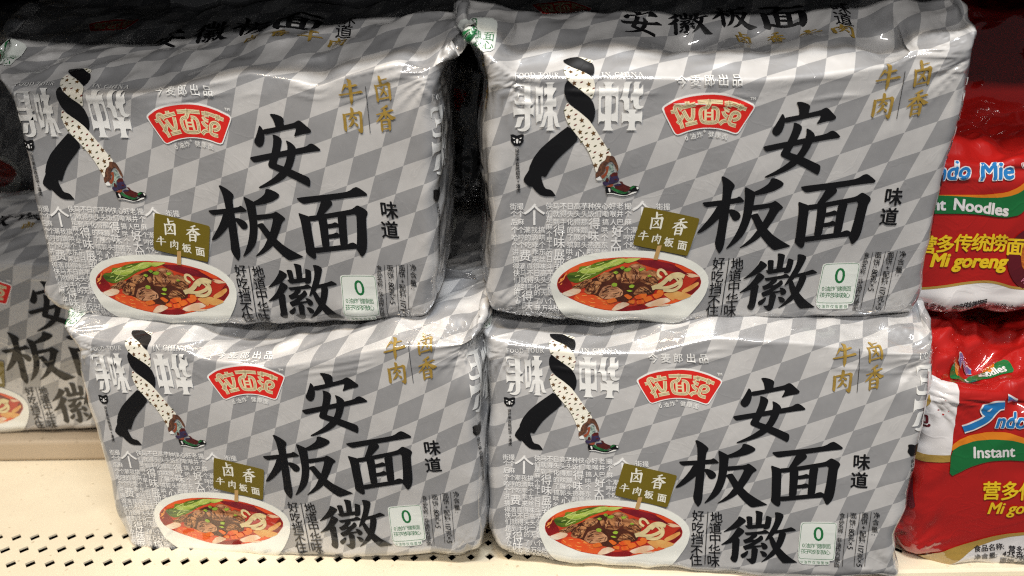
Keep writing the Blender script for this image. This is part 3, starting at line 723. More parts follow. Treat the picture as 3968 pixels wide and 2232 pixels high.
    MEAT = [[(850,450),(960,380),(1080,370),(1100,440),(1020,500),(900,520)],[(490,600),(620,530),(720,470),(800,490),(720,570),(640,620),(520,610)],[(670,660),(730,560),(830,500),(930,520),(880,620),(850,690),(730,700)],[(1190,530),(1220,400),(1330,270),(1450,250),(1560,310),(1550,400),(1450,470),(1380,540),(1290,540)],[(1460,500),(1530,380),(1620,340),(1720,380),(1760,470),(1700,560),(1640,580),(1500,530)],[(1370,690),(1450,590),(1560,585),(1650,690),(1500,690),(1400,710)],[(870,720),(940,590),(1040,560),(1150,590),(1230,650),(1220,720),(1080,760),(960,770)]]
    ANG = [-.6, -.6, -1.0, 1.2, .6, .4, -.5]
    food('beef_fibres', 'beef fibre', 11, [], grain(MEAT, 13, ANG, 62, 9))
    food('beef_highlights', 'beef light', 11, [], grain(MEAT, 9, ANG, 40, 8))
    food('green_veins', 'leaf vein', 9, [], grain([[(420,430),(470,390),(590,370),(610,300),(750,290),(850,240),(1000,210),(1180,180),(1250,210),(1100,300),(980,350),(850,430),(700,500),(560,540),(470,510)]], 22, [-.45], 120, 7))
    food('broth_fat', 'oil glow', 6, [], grain([[(560,700),(700,680),(850,720),(1000,790),(1120,850),(1060,930),(900,905),(700,850),(520,770)],[(300,560),(330,470),(470,340),(600,290),(640,260),(480,350),(400,450),(380,560)]], 12, [.25, -.7], 60, 8))
    food('noodles', 'noodle', 11, [], [([(1850,420),(1800,345),(1730,345),(1720,420),(1780,460)],36),([(1640,610),(1780,560),(1900,430),(2020,400),(2100,440)],62),([(1690,600),(1850,610),(1980,560),(2060,490)],46),([(1800,640),(1950,650),(2060,570),(2050,450),(1950,430),(1880,500)],44),([(1830,470),(1930,440),(2000,480),(2030,560)],26)])
    food('carrot_piece', 'carrot', 12, [[(985,780),(1110,745),(1155,800),(1020,835)],[(1235,715),(1290,690),(1370,740),(1310,780)],[(1380,730),(1480,690),(1570,690),(1560,740),(1430,780)],[(1510,750),(1620,715),(1660,770),(1550,820)],[(1640,700),(1740,680),(1800,720),(1690,770)],[(1300,790),(1400,780),(1390,840),(1320,830)],[(1420,790),(1520,770),(1540,830),(1430,850)],[(1700,680),(1730,630),(1810,650),(1800,720)]])
    food('scallion_piece', 'scallion', 13, [[(1080,380),(1130,355),(1165,380),(1130,410)],[(1180,310),(1220,285),(1260,315),(1215,345)],[(1230,345),(1290,315),(1350,320),(1320,365),(1260,370)],[(1440,330),(1520,315),(1530,340),(1470,370)],[(1570,425),(1620,415),(1640,440),(1590,450)],[(1060,550),(1100,525),(1145,540),(1140,580),(1080,585)],[(1310,575),(1350,550),(1395,565),(1370,605),(1320,600)],[(1270,640),(1330,630),(1370,650),(1320,665)]])
    # flavour sign on its stick
    A.zoom(1900, 700, 2.415)
    s = A.part('flavour_sign', 'olive ink', 14)
    A.poly(s, [(1440,245),(1460,243),(1945,345),(1955,365),(1845,690),(1825,697),(1345,600),(1332,580),(1430,255)])
    st = A.part('sign_stick', 'bamboo stick', 15, 'flavour_sign')
    A.poly(st, [(1562,605),(1603,600),(1562,738),(1522,733)], 0)
    sl = A.part('sign_lettering', 'sign white', 15, 'flavour_sign')
    c = lambda x, y: A.A([(x, y)])[0]
    place(sl, flavour_glyph('lu'), c(1555,375), .0112, 11); place(sl, flavour_glyph('xiang'), c(1772,428), .0115, 11)
    place(sl, flavour_glyph('niu'), c(1430,510), .0066, 11); place(sl, flavour_glyph('rou'), c(1552,540), .0062, 11)
    A.text(sl, '板', (1668,570), 92, rot=10, bold=.025); A.text(sl, '面', (1793,598), 92, rot=10, bold=.025)
    # title
    t = A.part('title_lettering', 'black ink', 2)
    for polys, x, y, k in TITLE:
        A.zoom(x, y, k)
        for p in polys: A.poly(t, p)
    # taste characters to the right of it
    A.zoom(2800, 700, 2.2055)
    tl = A.part('taste_lettering', 'black ink', 2)
    A.text(tl, '味', (1460,133), 160, rot=2, bold=.022, shear=.12); A.text(tl, '道', (1420,305), 160, rot=2, bold=.022, shear=.12)
    # slogan beside the bowl
    A.zoom(2600, 350, 1.61)
    sg = A.part('slogan_lettering', 'black ink', 2)
    for ch, x, y in [('好',297,1077),('吃',287,1157),('挡',278,1233),('不',268,1312),('住',256,1373),('|',0,0),('地',412,1080),('道',400,1155),('中',392,1226),('华',380,1303),('味',366,1372)]:
        if ch == '|': sg = A.part('slogan_lettering', 'black ink', 2); continue
        A.text(sg, ch, (x, y), 82, bold=.010, shear=.1, rot=-3)
    sg = A.part('slogan_divider', 'black ink', 2); A.stroke(sg, [(361,1043),(311,1400)], 5, smooth=0)
    sg = A.part('flavour_divider', 'black ink', 2)
    # heading
    A.zoom(1900, 150, 2.2286)
    h = A.part('heading_lettering', 'white ink', 7)
    serif_text(A, h, 'FOOD TOUR', 207, 600, 353, 46, dy=-.03)
    A.zoom(1960, 310, 6.9)
    for p in XUNWEI: A.poly(h, p)
    h = A.part('heading_lettering', 'white ink', 7)
    A.zoom(1900, 150, 2.2286); serif_text(A, h, 'IN CHINA', 962, 1332, 341, 46)
    A.zoom(2300, 310, 6.9)
    for p in ZHONGHUA: A.poly(h, p)
    # maker's line
    A.zoom(0, 0, 1)
    mk = A.part('maker_lettering', 'white ink', 6)
    for ch, x, y in [('今',2643,316),('麦',2696,314),('郎',2749,313),('出',2803,312),('品',2856,312)]: A.text(mk, ch, (x, y), 44, bold=.008)
    # brand badge and the line under it
    A.zoom(2550, 350, 6.44)
    logo(A, 2, 'logo red', 'logo cream', 'logo line', 'white ink')
    mk = A.part('claim_lettering', 'white ink', 2)
    for ch, x, y, r in [('0',705,1190,-14),('油',862,1140,-11),('炸',1032,1105,-8),('*',1155,1035,0),('健',1315,1092,4),('康',1488,1112,9),('面',1658,1152,14)]:
        A.text(mk, ch, (x, y), 155, rot=r, bold=.005)
    A.text(mk, 'TM', (2362,203), 100, bold=.03)
    # walking legs
    A.zoom(1900, 150, 2.2286)
    lg = A.part('legs_picture', 'black ink', 3)
    A.poly(lg, [(650,110),(700,102),(780,103),(820,130),(870,165),(905,190),(912,240),(905,290),(885,340),(840,300),(780,255),(720,215),(680,180),(655,150)])
    A.poly(lg, [(665,360),(710,400),(790,450),(850,500),(890,550),(907,620),(900,680),(872,740),(830,690),(770,630),(700,575),(655,520),(637,460),(642,400)])
    A.poly(lg, [(678,750),(765,862),(700,930),(630,990),(570,1050),(520,1120),(480,1192),(445,1180),(440,1200),(470,1290),(530,1305),(560,1345),(565,1358),(470,1358),(430,1345),(390,1310),(360,1270),(335,1275),(285,1225),(295,1190),(335,1130),(335,1110),(370,1030),(430,950),(520,870),(610,800)])
    cl = A.part('patterned_trouser', 'cloth cream', 4, 'legs_picture')
    A.poly(cl, [(780,105),(850,125),(910,145),(895,180),(850,155),(815,128)])
    A.poly(cl, [(672,195),(720,225),(790,265),(850,315),(890,350),(905,400),(900,460),(878,525),(840,490),(780,445),(710,395),(660,350),(640,290),(645,240)])
    A.poly(cl, [(662,550),(710,590),(780,640),(850,700),(900,770),(950,850),(1000,930),(1050,1005),(1000,1040),(950,1070),(915,1160),(890,1080),(850,980),(800,900),(745,830),(690,760),(650,690),(637,620)])
    fl = A.part('trouser_flowers', 'flower brown', 5, 'legs_picture'); pr = A.part('trouser_petals', 'petal red', 5, 'legs_picture'); po = A.part('trouser_leaves', 'petal olive', 5, 'legs_picture')
    for x, y in [(700,280),(805,295),(725,385),(850,395),(675,675),(790,705),(775,805),(890,815),(840,920),(965,905),(955,1005),(907,1090)]:
        A.poly(fl, [(x + (26 if k % 2 == 0 else 11)*math.cos(k*math.pi/5 - .5), y + (28 if k % 2 == 0 else 12)*math.sin(k*math.pi/5 - .5)) for k in range(10)], 1)
    def leaf(part, x, y): A.poly(part, [(x-17,y+9),(x-6,y-6),(x+15,y-12),(x+8,y+3)], 1)
    for x, y in [(650,265),(760,265),(745,322),(675,345),(775,435),(840,450),(872,488),(645,620),(700,622),(805,755),(730,695),(680,735),(830,815),(790,852),(885,865),(720,785),(905,925),(787,890),(858,970),(1010,985),(890,1025),(950,1050),(1018,955),(880,160),(850,140)]: leaf(po, x, y)
    for x, y in [(685,230),(788,378),(893,433),(668,575),(740,655),(735,745),(855,768),(828,865),(935,863),(902,980),(1012,980)]: leaf(pr, x, y)
    A.zoom(2280, 580, 7.627)
    def boot(name, mat, lvl, *polys):
        p = A.part(name, mat, lvl, 'legs_picture')
        for q in polys: A.poly(p, q, 1)
    boot('boot_sock', 'boot teal', 5, [(600,420),(720,400),(770,640),(700,690),(620,740),(600,870),(500,940),(430,890),(400,860),(540,720)])
    boot('trouser_lining', 'white ink', 5, [(225,800),(330,765),(400,870),(380,900),(250,900),(228,870)], [(800,540),(850,540),(865,590),(830,620)])
    boot('boot_flame', 'boot rust', 6, [(480,520),(560,470),(600,470),(590,600),(540,740),(430,860),(360,770),(470,700),(530,600)], [(520,1080),(650,1020),(740,1000),(720,1080),(560,1120)])
    boot('trouser_cuff', 'boot brown', 7, [(530,155),(740,180),(800,280),(860,430),(890,560),(860,640),(800,540),(780,440),(700,330),(620,340),(520,440),(490,540),(480,650),(340,760),(215,840),(205,690),(290,620),(290,520),(350,420),(450,340),(510,260)])
    boot('boot_beast', 'boot violet', 8, [(640,740),(720,680),(860,660),(860,780),(915,860),(890,930),(780,970),(700,1000),(620,1000),(500,1060),(430,1010),(415,960),(460,930),(600,960),(620,860)], [(750,1040),(860,1000),(980,1000),(960,1060),(860,1100),(770,1090)])
    boot('boot_mane', 'boot maroon', 9, [(640,740),(720,660),(860,650),(860,760),(760,760),(680,800)], [(540,790),(600,860),(600,930),(520,930),(500,880)], [(760,850),(860,850),(850,890),(770,890)])
    boot('boot_base', 'black ink', 8, [(500,1070),(650,1100),(700,1200),(850,1270),(1000,1310),(1150,1280),(1300,1210),(1440,1215),(1430,1240),(1200,1340),(1030,1370),(900,1340),(720,1300),(540,1310),(500,1200)], [(1160,1180),(1250,1090),(1320,1050),(1420,1065),(1495,1090),(1500,1160),(1440,1220),(1300,1230)])
    boot('boot_upper', 'boot maroon', 9, [(900,920),(1000,930),(1030,1000),(1130,1050),(1240,1090),(1280,1090),(1200,1180),(1100,1240),(960,1200),(820,1150),(760,1080),(800,1060),(900,1060),(990,1020)])
    boot('boot_trim', 'boot green', 10, [(660,1100),(740,1080),(800,1150),(950,1200),(1060,1250),(1180,1220),(1180,1260),(1060,1300),(930,1290),(780,1220),(690,1170)], [(1200,1140),(1270,1085),(1340,1065),(1400,1100),(1330,1110),(1260,1170)])
    boot('boot_sole', 'white ink', 10, [(540,1285),(720,1275),(900,1320),(1030,1345),(1150,1330),(1300,1240),(1430,1225),(1400,1260),(1200,1330),(1030,1362),(900,1345),(720,1300),(540,1305)], [(575,1130),(640,1130),(650,1250),(610,1250)], [(1410,1085),(1480,1100),(1480,1150),(1430,1165)])
    # designer's mark at the left edge
    A.zoom(1900, 150, 2.2286)
    tg = A.part('tiger_emblem', 'black ink', 3)
    A.poly(tg, [(172,825),(200,822),(230,835),(265,822),(292,825),(285,860),(290,880),(270,905),(255,920),(205,920),(190,900),(175,880),(180,850)])
    tw = A.part('emblem_marking', 'pale ink', 4, 'tiger_emblem')
    for p in ([(222,862),(242,862),(240,900),(224,900)], [(190,850),(215,856),(205,864)], [(250,856),(275,850),(262,864)], [(200,885),(212,878),(212,900)], [(252,878),(264,885),(252,900)]): A.poly(tw, p)
    for ch, y in zip('设计来自陈绍华+潘虎', (960,998,1037,1080,1118,1156,1193,1232,1270,1308)):
        A.text(tg, ch, (231 + (y-960)*.035, y), 38, bold=.015)
    # flavour characters, gold
    A.zoom(3360, 220, 5.796)
    g = A.part('flavour_lettering', 'gold ink', 5)
    for k in FLAV.values():
        for p in k: A.poly(g, p)
    A.stroke(sg, [(852,330),(658,1385)], 12, smooth=0)
    # health badge
    A.zoom(3150, 850, 3.534)
    def rrect(tl, tr, br, bl, r=.09):
        P4 = [np.array(q, float) for q in (tl, tr, br, bl)]; o = []
        for i in range(4):
            p, a, c2 = P4[i], P4[i-1], P4[(i+1) % 4]
            o += [p + (a-p)*r, p + (a-p)*r*.3 + (c2-p)*r*.3*.6, p + (c2-p)*r]
        return [tuple(q) for q in o]
    hb = A.part('health_badge', 'badge white', 3)
    A.poly(hb, rrect((135,600),(655,592),(552,1160),(34,1158)))
    A.poly(hb, [(40,1140),(480,1150),(478,1205),(445,1224),(92,1228),(52,1195)])
    hl = A.part('badge_outline', 'badge green', 4, 'health_badge')
    o = rrect((152,613),(642,603),(540,1143),(46,1148)); o = o + [o[0]]
    A.stroke(hl, o, 6, smooth=1)
    hg = A.part('health_lettering', 'badge green', 4, 'health_badge')
    A.text(hg, '0', (370,765), 300, bold=.008, shear=.1, sx=1.02)
    for ch, x in zip('0油炸*健康面', (140,200,268,318,358,422,488)): A.text(hg, ch, (x, 950 if ch != '*' else 930), 76 if ch != '*' else 50, shear=.1)
    for ch, x in zip('孩子吃妈妈放心', (128,188,245,303,360,417,472)): A.text(hg, ch, (x, 1036), 74, shear=.1)
    for ch, x in zip('*0油炸仅指面饼', (66,92,140,198,258,318,378,440)): A.text(hg, ch, (x, 1193), 50, shear=.1)
    # content lines, set vertically
    w = A.part('content_lettering', 'black ink', 2)
    def col(txt, p0, p1, size, xs):
        for ch, t in zip(txt, xs):
            q = (p0[0] + (p1[0]-p0[0])*t, p0[1] + (p1[1]-p0[1])*t)
            la = ch.isascii() and ch not in '+×:'
            A.text(w, ch, q, size*(1.12 if la else 1), rot=(99 if la or ch == ':' else 4), bold=.004)
    col('食品名称:非油炸方便面', (737,487), (573,1207), 80, (0,.11,.213,.318,.415,.505,.61,.70,.80,.90,1))
    col('面饼:80克×5', (897,487), (797,962), 98, (0,.215,.36,.47,.565,.695,.87,1))
    col('面饼+配料:117克×5', (1065,482), (893,1210), 98, (0,.122,.247,.37,.487,.563,.622,.672,.722,.822,.92,1))
    col('净含量:', (1230,477), (1160,765), 98, (0,.36,.73,1))
    for a, b2 in [((822,446),(648,1230)), ((997,440),(815,1228)), ((1157,430),(968,1225))]: A.stroke(w, [a, b2], 6, smooth=0)
    # ---------------- top panel (art metres, above the fold)
    tt = A.part('top_title_lettering', 'black ink', 2)
    def from_title(idx, cx, cy, wd, ht):
        polys, x, y, k = TITLE[idx]; A.zoom(x, y, k)
        ps = [A.A(p) for p in polys]; al = np.concatenate(ps); lo, hi = al.min(0), al.max(0)
        for p in ps: tt.poly((p - (lo+hi)/2) / (hi-lo) * [wd, ht] + [cx, cy], 1)
    from_title(0, -.061, -.114, .025, .018); from_title(3, -.032, -.120, .026, .018); from_title(1, -.006, -.1245, .026, .018); from_title(2, .0225, -.124, .027, .018)
    tg2 = A.part('top_flavour_lettering', 'gold ink', 2)
    for nm, x, yy in (('lu',-.002,-.110),('xiang',.0165,-.1095),('niu',.0335,-.1085),('rou',.050,-.106)): place(tg2, flavour_glyph(nm), (x, yy), .0145, 2, .66)
    V, F = glyph('味'); tt.add(*cut((V - [.5,.38]) * [.011,-.011] + [.0535,-.1255], F)); V, F = glyph('道'); tt.add(*cut((V - [.5,.38]) * [.011,-.011] + [.0525,-.1155], F))
    keep = A.P2A
    sub = A.P2A(np.array([(2734.,420.)]))[0]
    A.P2A = lambda p, k=keep: (k(p) - sub) * .72 + [-.106, -.133]
    A.zoom(2550, 350, 6.44); logo(A, 2, 'logo red', 'logo cream', 'logo line', 'white ink')
    A.P2A = keep
    # ---------------- side panels: heading and emblem again, larger, past the right edge; taste and flavour past the left edge
    sd = A.part('side_heading_lettering', 'white ink', 2)
    def right(p, k=keep):
        q = k(p); q0 = np.array([-.1335, -.0645])
        return (q - q0) * [1.25, 1.55] + [.1085, -.0625]
    A.P2A = right
    A.zoom(1900, 150, 2.2286); serif_text(A, sd, 'FOOD TOUR', 207, 600, 353, 40, dy=-.03)
    A.zoom(1960, 310, 6.9)
    for p in XUNWEI: A.poly(sd, p)
    se = A.part('side_emblem', 'black ink', 2)
    A.P2A = lambda p, k=keep: (k(p) - np.array([-.1335, -.0302])) * [1.2, 1.25] + [.1105, -.006]
    A.zoom(1900, 150, 2.2286)
    A.poly(se, [(172,825),(200,822),(230,835),(265,822),(292,825),(285,860),(290,880),(270,905),(255,920),(205,920),(190,900),(175,880),(180,850)])
    for ch, y in zip('设计来自陈绍华+潘虎', (960,998,1037,1080,1118,1156,1193,1232,1270,1308)): A.text(se, ch, (231 + (y-960)*.035, y), 38, bold=.015)
    A.P2A = lambda p, k=keep: k(p) - np.array([.2395, 0])
    st2 = A.part('side_taste_lettering', 'black ink', 2)
    A.zoom(2800, 700, 2.2055); A.text(st2, '味', (1460,133), 160, bold=.022, shear=.12); A.text(st2, '道', (1420,305), 160, bold=.022, shear=.12)
    for idx in (2, 0):
        polys, x, y, k = TITLE[idx]; A.zoom(x, y, k)
        for p in polys: A.poly(st2, p)
    sf = A.part('side_flavour_lettering', 'gold ink', 2); A.zoom(3360, 220, 5.796)
    for k in ('lu', 'xiang'):
        for p in FLAV[k]: A.poly(sf, p)
    # green-printed white badge on the upper left corner
    A.P2A = keep
    cb = A.part('corner_badge', 'badge white', 2)
    cb.poly(np.array([(-.176,-.104),(-.147,-.104),(-.1445,-.101),(-.1445,-.083),(-.147,-.080),(-.176,-.080)]), 1)
    cg = A.part('corner_lettering', 'badge green', 3, 'corner_badge')
    for tx, x, y, sz in (('0',-.158,-.0985,.013),('健康面',-.1545,-.0905,.0062),('妈放心',-.1545,-.0845,.0062)):
        V, F = glyph(tx); q = V - [(V[:,0].min()+V[:,0].max())/2, .36]
        cg.add(*cut(q * [sz,-sz] + [x, y], F))
    for p in A.parts: p.done()
    return A.parts

# ------------------------------------------------------------------ building a pack
def link_mesh(name, W, N, F, uv, mat, parent):
    me = bpy.data.meshes.new(name)
    me.from_pydata(W.tolist(), [], F)
    me.materials.append(MATS[mat])
    ul = me.uv_layers.new(name='UVMap')
    li = np.empty(len(me.loops), dtype=np.int32); me.loops.foreach_get('vertex_index', li)
    ul.data.foreach_set('uv', np.asarray(uv, float)[li].ravel())
    me.polygons.foreach_set('use_smooth', np.ones(len(me.polygons), bool))
    if N is not None: me.normals_split_custom_set_from_vertices(N.tolist())
    o = bpy.data.objects.new(name, me); COL.objects.link(o)
    if parent is not None:
        o.parent = parent; o.matrix_parent_inverse = parent.matrix_world.inverted()
    return o

def flip(W, N, F):
    """turn faces so that they look the way the normals do"""
    W = np.asarray(W); out = []
    for f in F:
        a, b, c = W[f[0]], W[f[1]], W[f[2]]
        out.append(f if np.dot(np.cross(b - a, c - a), N[f[0]] + N[f[1]] + N[f[2]]) >= 0 else f[::-1])
    return out

def tag(o, label, cat, group=None):
    o['label'] = label; o['category'] = cat
    if group: o['group'] = group

def film(P, root, mat, box=(-.240, .205, -.190, .135)):
    xs = XLINES[(XLINES >= box[0]) & (XLINES <= box[1])]; ys = YLINES[(YLINES >= box[2]) & (YLINES <= box[3])]
    gx, gy = np.meshgrid(xs, ys); art = np.c_[gx.ravel(), gy.ravel()]
    S, n = surf(P, warp(P, art)); W, N = to_world(P, S, n)
    nx, ny = len(xs), len(ys)
    F = [[j*nx+i, j*nx+i+1, (j+1)*nx+i+1, (j+1)*nx+i] for j in range(ny-1) for i in range(nx-1)]
    f0 = F[(ny//2)*(nx-1) + nx//2]
    if np.dot(np.cross(W[f0[1]]-W[f0[0]], W[f0[2]]-W[f0[0]]), N[f0[0]]) < 0: F = [f[::-1] for f in F]
    # close the back
    rim = list(range(nx)) + [j*nx + nx-1 for j in range(1, ny)] + [(ny-1)*nx + i for i in range(nx-2, -1, -1)] + [j*nx for j in range(ny-2, 0, -1)]
    c = W[rim].mean(0); dirn = to_world(P, np.array([[0, 0, .02]]))[0] - to_world(P, np.zeros((1, 3)))[0]
    W = np.vstack([W, c + dirn]); art = np.vstack([art, [[0, 0]]]); N = np.vstack([N, dirn / np.linalg.norm(dirn)])
    k = len(W) - 1
    F += [[rim[i], rim[(i+1) % len(rim)], k] for i in range(len(rim))]
    return link_mesh('wrapper_film', W, N, F, art, mat, root)

def decorate(P, root, parts, skip=()):
    made = {}
    last = {}
    for p in parts:
        if p.name in skip: continue
        S, n = surf(P, warp(P, p.V), .00033 + (p.level * .00004 + p.L) * P.get('lift', 1)); W, N = to_world(P, S, n)
        par = root if p.parent is None else last[p.parent]
        o = link_mesh(p.name, W, N, flip(W, N, p.F), p.V, p.mat, par)
        last[p.name] = o
        made.setdefault(p.name, []).append(o)
    return made

def seal_strip(P, root, name, path, width, mat, zig=.004, up=(0, -.6, .4)):
    """crimped seal standing off the film along a path of art points, with a zigzag edge"""
    pts = np.array(path, float)
    q = np.concatenate([np.linspace(pts[i], pts[i+1], 24, endpoint=False) for i in range(len(pts)-1)] + [pts[-1:]])
    S, n = surf(P, warp(P, q)); up = np.array(up, float); up /= np.linalg.norm(up)
    rows = 7; V = []; m = len(q)
    for r in range(rows):
        t = r / (rows - 1)
        w = width * t + (zig * (np.arange(m) % 2) * .5 if r == rows - 1 else 0)
        wav = .0012 * np.sin(np.arange(m) * .55 + r) * t + .0007 * (r % 2) * np.sign(.5 - t)
        V.append(S + n * .0003 + up * np.reshape(w, (-1, 1)) + n * np.reshape(wav + .003*t, (-1, 1)))
    V = np.concatenate(V); W = to_world(P, V)
    F = [[r*m+i, r*m+i+1, (r+1)*m+i+1, (r+1)*m+i] for r in range(rows-1) for i in range(m-1)]
    o = link_mesh(name, W, None, F, np.c_[np.tile(q[:, 0], rows), np.repeat(np.arange(rows)*.002, m)], mat, root)
    o.modifiers.new('thickness', 'SOLIDIFY').thickness = .0003
    return o

def root_at(name, P, bottom=(-.015, .08)):
    W = to_world(P, np.array([[bottom[0], bottom[1], .05]]))[0]
    e = bpy.data.objects.new(name, None); COL.objects.link(e); e.empty_display_size = .05
    e.location = W; bpy.context.view_layer.update()
    return e

SILVER = silver_art()
SG = 'silver checked instant noodle packs on the shelf'
def silver_pack(key, label, skip=()):
    P = PACKS[key]
    r = root_at('noodle_pack', P); tag(r, label, 'noodle pack', SG)
    film(P, r, 'checker film')
    decorate(P, r, SILVER, skip)
    return r, P

LABELS = dict(
 UL='silver checked noodle pack on top of the left stack, lower left corner sticking out',
 UR='silver checked noodle pack on top of the right stack, its right edge beside red packs',
 LL='silver checked noodle pack at the bottom of the left stack, beside bare shelf',
 LR='silver checked noodle pack at the bottom of the right stack, touching the lower red pack',
 BL='dimmer silver checked noodle pack behind the left stack, raised on a low riser')
for key in ('UL', 'UR', 'LL', 'LR', 'BL'):
    r, P = silver_pack(key, LABELS[key])
    if key in ('UL', 'UR'):
        seal_strip(P, r, 'top_seal', [(-.075,-.150),(-.03,-.147),(.03,-.150),(.10,-.147)], .020, 'seal film', up=(0, -.9, .1))
    if key == 'UL':
        seal_strip(P, r, 'end_seal', [(.150,.052),(.150,.075)], .016, 'seal film', up=(.8, .1, -.15))

# ------------------------------------------------------------------ the shelf
def struct_mesh(name, V, F, mat, parent=None):
    me = bpy.data.meshes.new(name); me.from_pydata(V, [], F); me.materials.append(MATS[mat])
    o = bpy.data.objects.new(name, me); COL.objects.link(o)
    if parent is None: o['kind'] = 'structure'
    else: o.parent = parent
    return o

def box_bm(bm, x0, x1, y0, y1, z0, z1, bev=.0):
    vs = [bm.verts.new(p) for p in ((x0,y0,z0),(x1,y0,z0),(x1,y1,z0),(x0,y1,z0),(x0,y0,z1),(x1,y0,z1),(x1,y1,z1),(x0,y1,z1))]
    fs = [bm.faces.new([vs[i] for i in f]) for f in ((3,2,1,0),(4,5,6,7),(0,1,5,4),(1,2,6,5),(2,3,7,6),(3,0,4,7))]
    if bev:
        es = list({e for f in fs for e in f.edges})
        bmesh.ops.bevel(bm, geom=es, offset=bev, segments=3, affect='EDGES', profile=.5)

def struct_box(name, dims, mat, bev=0.0, yaw=0.0):
    bm = bmesh.new(); box_bm(bm, *dims, bev=bev)
    me = bpy.data.meshes.new(name); bm.to_mesh(me); bm.free(); me.materials.append(MATS[mat])
    o = bpy.data.objects.new(name, me); COL.objects.link(o); o['kind'] = 'structure'
    o.rotation_euler = (0, 0, yaw)
    return o

YAW = .027
# deck with three rows of diamond slots punched through it (shelf axes: u along the front, v into the shelf)
def deck():
    cs, sn = math.cos(YAW), math.sin(YAW)
    tow = lambda u, v, z=0.0: (u*cs - v*sn, u*sn + v*cs, z)
    inv = lambda x, y: (x*cs + y*sn, -x*sn + y*cs)
    V, F = [], []
    T = .0012
    def quad(a, b, c, d):
        i = len(V); V.extend([a, b, c, d]); F.append([i, i+1, i+2, i+3])
    rows = [inv(-.3427, .4553), inv(-.3286, .4411), inv(-.3147, .4257)]
    rows = sorted(rows, key=lambda r: r[1])
    p = .0125; hw = .0035; hv = .0042
    v_lo = rows[0][1] - .0075; bands = [rows[0][1] - .0075, (rows[0][1] + rows[1][1])/2, (rows[1][1] + rows[2][1])/2, rows[2][1] + .0075]
    u0, u1 = -.62, .62
    front = .4125
    for (ua, ub, va, vb) in ((u0, u1, front, bands[0]), (u0, u1, bands[3], 1.05)):
        quad(tow(ua, va), tow(ub, va), tow(ub, vb), tow(ua, vb))
    for r in range(3):
        uc, vc = rows[r]; va, vb = bands[r], bands[r+1]
        n0 = int(math.floor((u0 - uc) / p)); n1 = int(math.ceil((u1 - uc) / p))
        for n in range(n0, n1):
            c = uc + n*p
            A = [(c-p/2, va), (c, va), (c+p/2, va), (c+p/2, vc), (c+p/2, vb), (c, vb), (c-p/2, vb), (c-p/2, vc)]
            D = [(c, vc-hv), (c+hw, vc), (c, vc+hv), (c-hw, vc)]
            i = len(V); V.extend([tow(*q) for q in A]); j = len(V); V.extend([tow(*q) for q in D])
            V.extend([tow(q[0], q[1], -T) for q in D])
            F.extend([[i, i+1, j, j+3, i+7], [i+1, i+2, i+3, j+1, j], [i+3, i+4, i+5, j+2, j+1], [i+5, i+6, i+7, j+3, j+2]])
            for k in range(4): F.append([j+k, j+(k+1) % 4, j+4+(k+1) % 4, j+4+k])
    # front lip rolled down, then the rail face
    lip = [(front, 0), (front-.0012, -.0004), (front-.002, -.0014), (front-.002, -.022)]
    for (v0_, z0_), (v1_, z1_) in zip(lip[:-1], lip[1:]):
        quad(tow(u0, v1_, z1_), tow(u1, v1_, z1_), tow(u1, v0_, z0_), tow(u0, v0_, z0_))
    o = struct_mesh('shelf_deck', V, F, 'shelf enamel')
    bm = bmesh.new(); bm.from_mesh(o.data); bmesh.ops.remove_doubles(bm, verts=bm.verts, dist=1e-6); bmesh.ops.recalc_face_normals(bm, faces=bm.faces); bm.to_mesh(o.data); bm.free()
deck()
struct_box('slot_shade_sheet', (-.62, .62, .418, 1.05, -.034, -.030), 'dark metal', yaw=YAW)  # dark sheet added below the deck to make the slots look shaded
struct_box('shelf_rail', (-.62, .62, .4035, .4095, -.040, -.0045), 'shelf rail', bev=.0012, yaw=YAW)
struct_box('shelf_riser', (-.62, -.30, .574, .86, .0005, .0185), 'riser shade', bev=.003, yaw=YAW)  # step under the rear pack, its dark tone standing in for shadow
struct_box('shelf_back', (-.66, .66, 1.00, 1.02, -.04, .40), 'dark metal', yaw=YAW)
struct_box('shelf_side', (-.66, -.64, .40, 1.0, -.04, .40), 'dark metal', yaw=YAW)
struct_box('shelf_side', (.64, .66, .40, 1.0, -.04, .40), 'dark metal', yaw=YAW)
struct_box('shelf_canopy', (-.66, .66, .386, 1.0, .379, .405), 'dark metal', bev=.002, yaw=YAW)

# ------------------------------------------------------------------ red packs
def red_params(px, depth, lean, yaw, roll, seed, **kw):
    """pose of a pack whose front passes through the sight line of a photograph pixel at a given depth"""
    X, Y = (px[0]-1984)/FPX, (px[1]-1116)/FPX
    dy = CAMF[1] + Y*CAMD[1]
    s = depth / dy
    P = dict(rv=[math.radians(15 + lean), math.radians(yaw), math.radians(roll)], t=[X*s, Y*s, s], seed=seed, belly=.004, rs=.014, rb=.012, rt=.004, side=80, top=60, top2=84, crumple=2.2, lift=2.8, fine=1.3)
    P.update(kw)
    for k in ('left', 'right', 'bot', 'topc'):
        pts = P[k]
    P['fL'], P['fR'], P['fB'], P['fT'] = curve(P['left']), curve(P['right']), curve(P['bot']), curve(P['topc'])
    return P

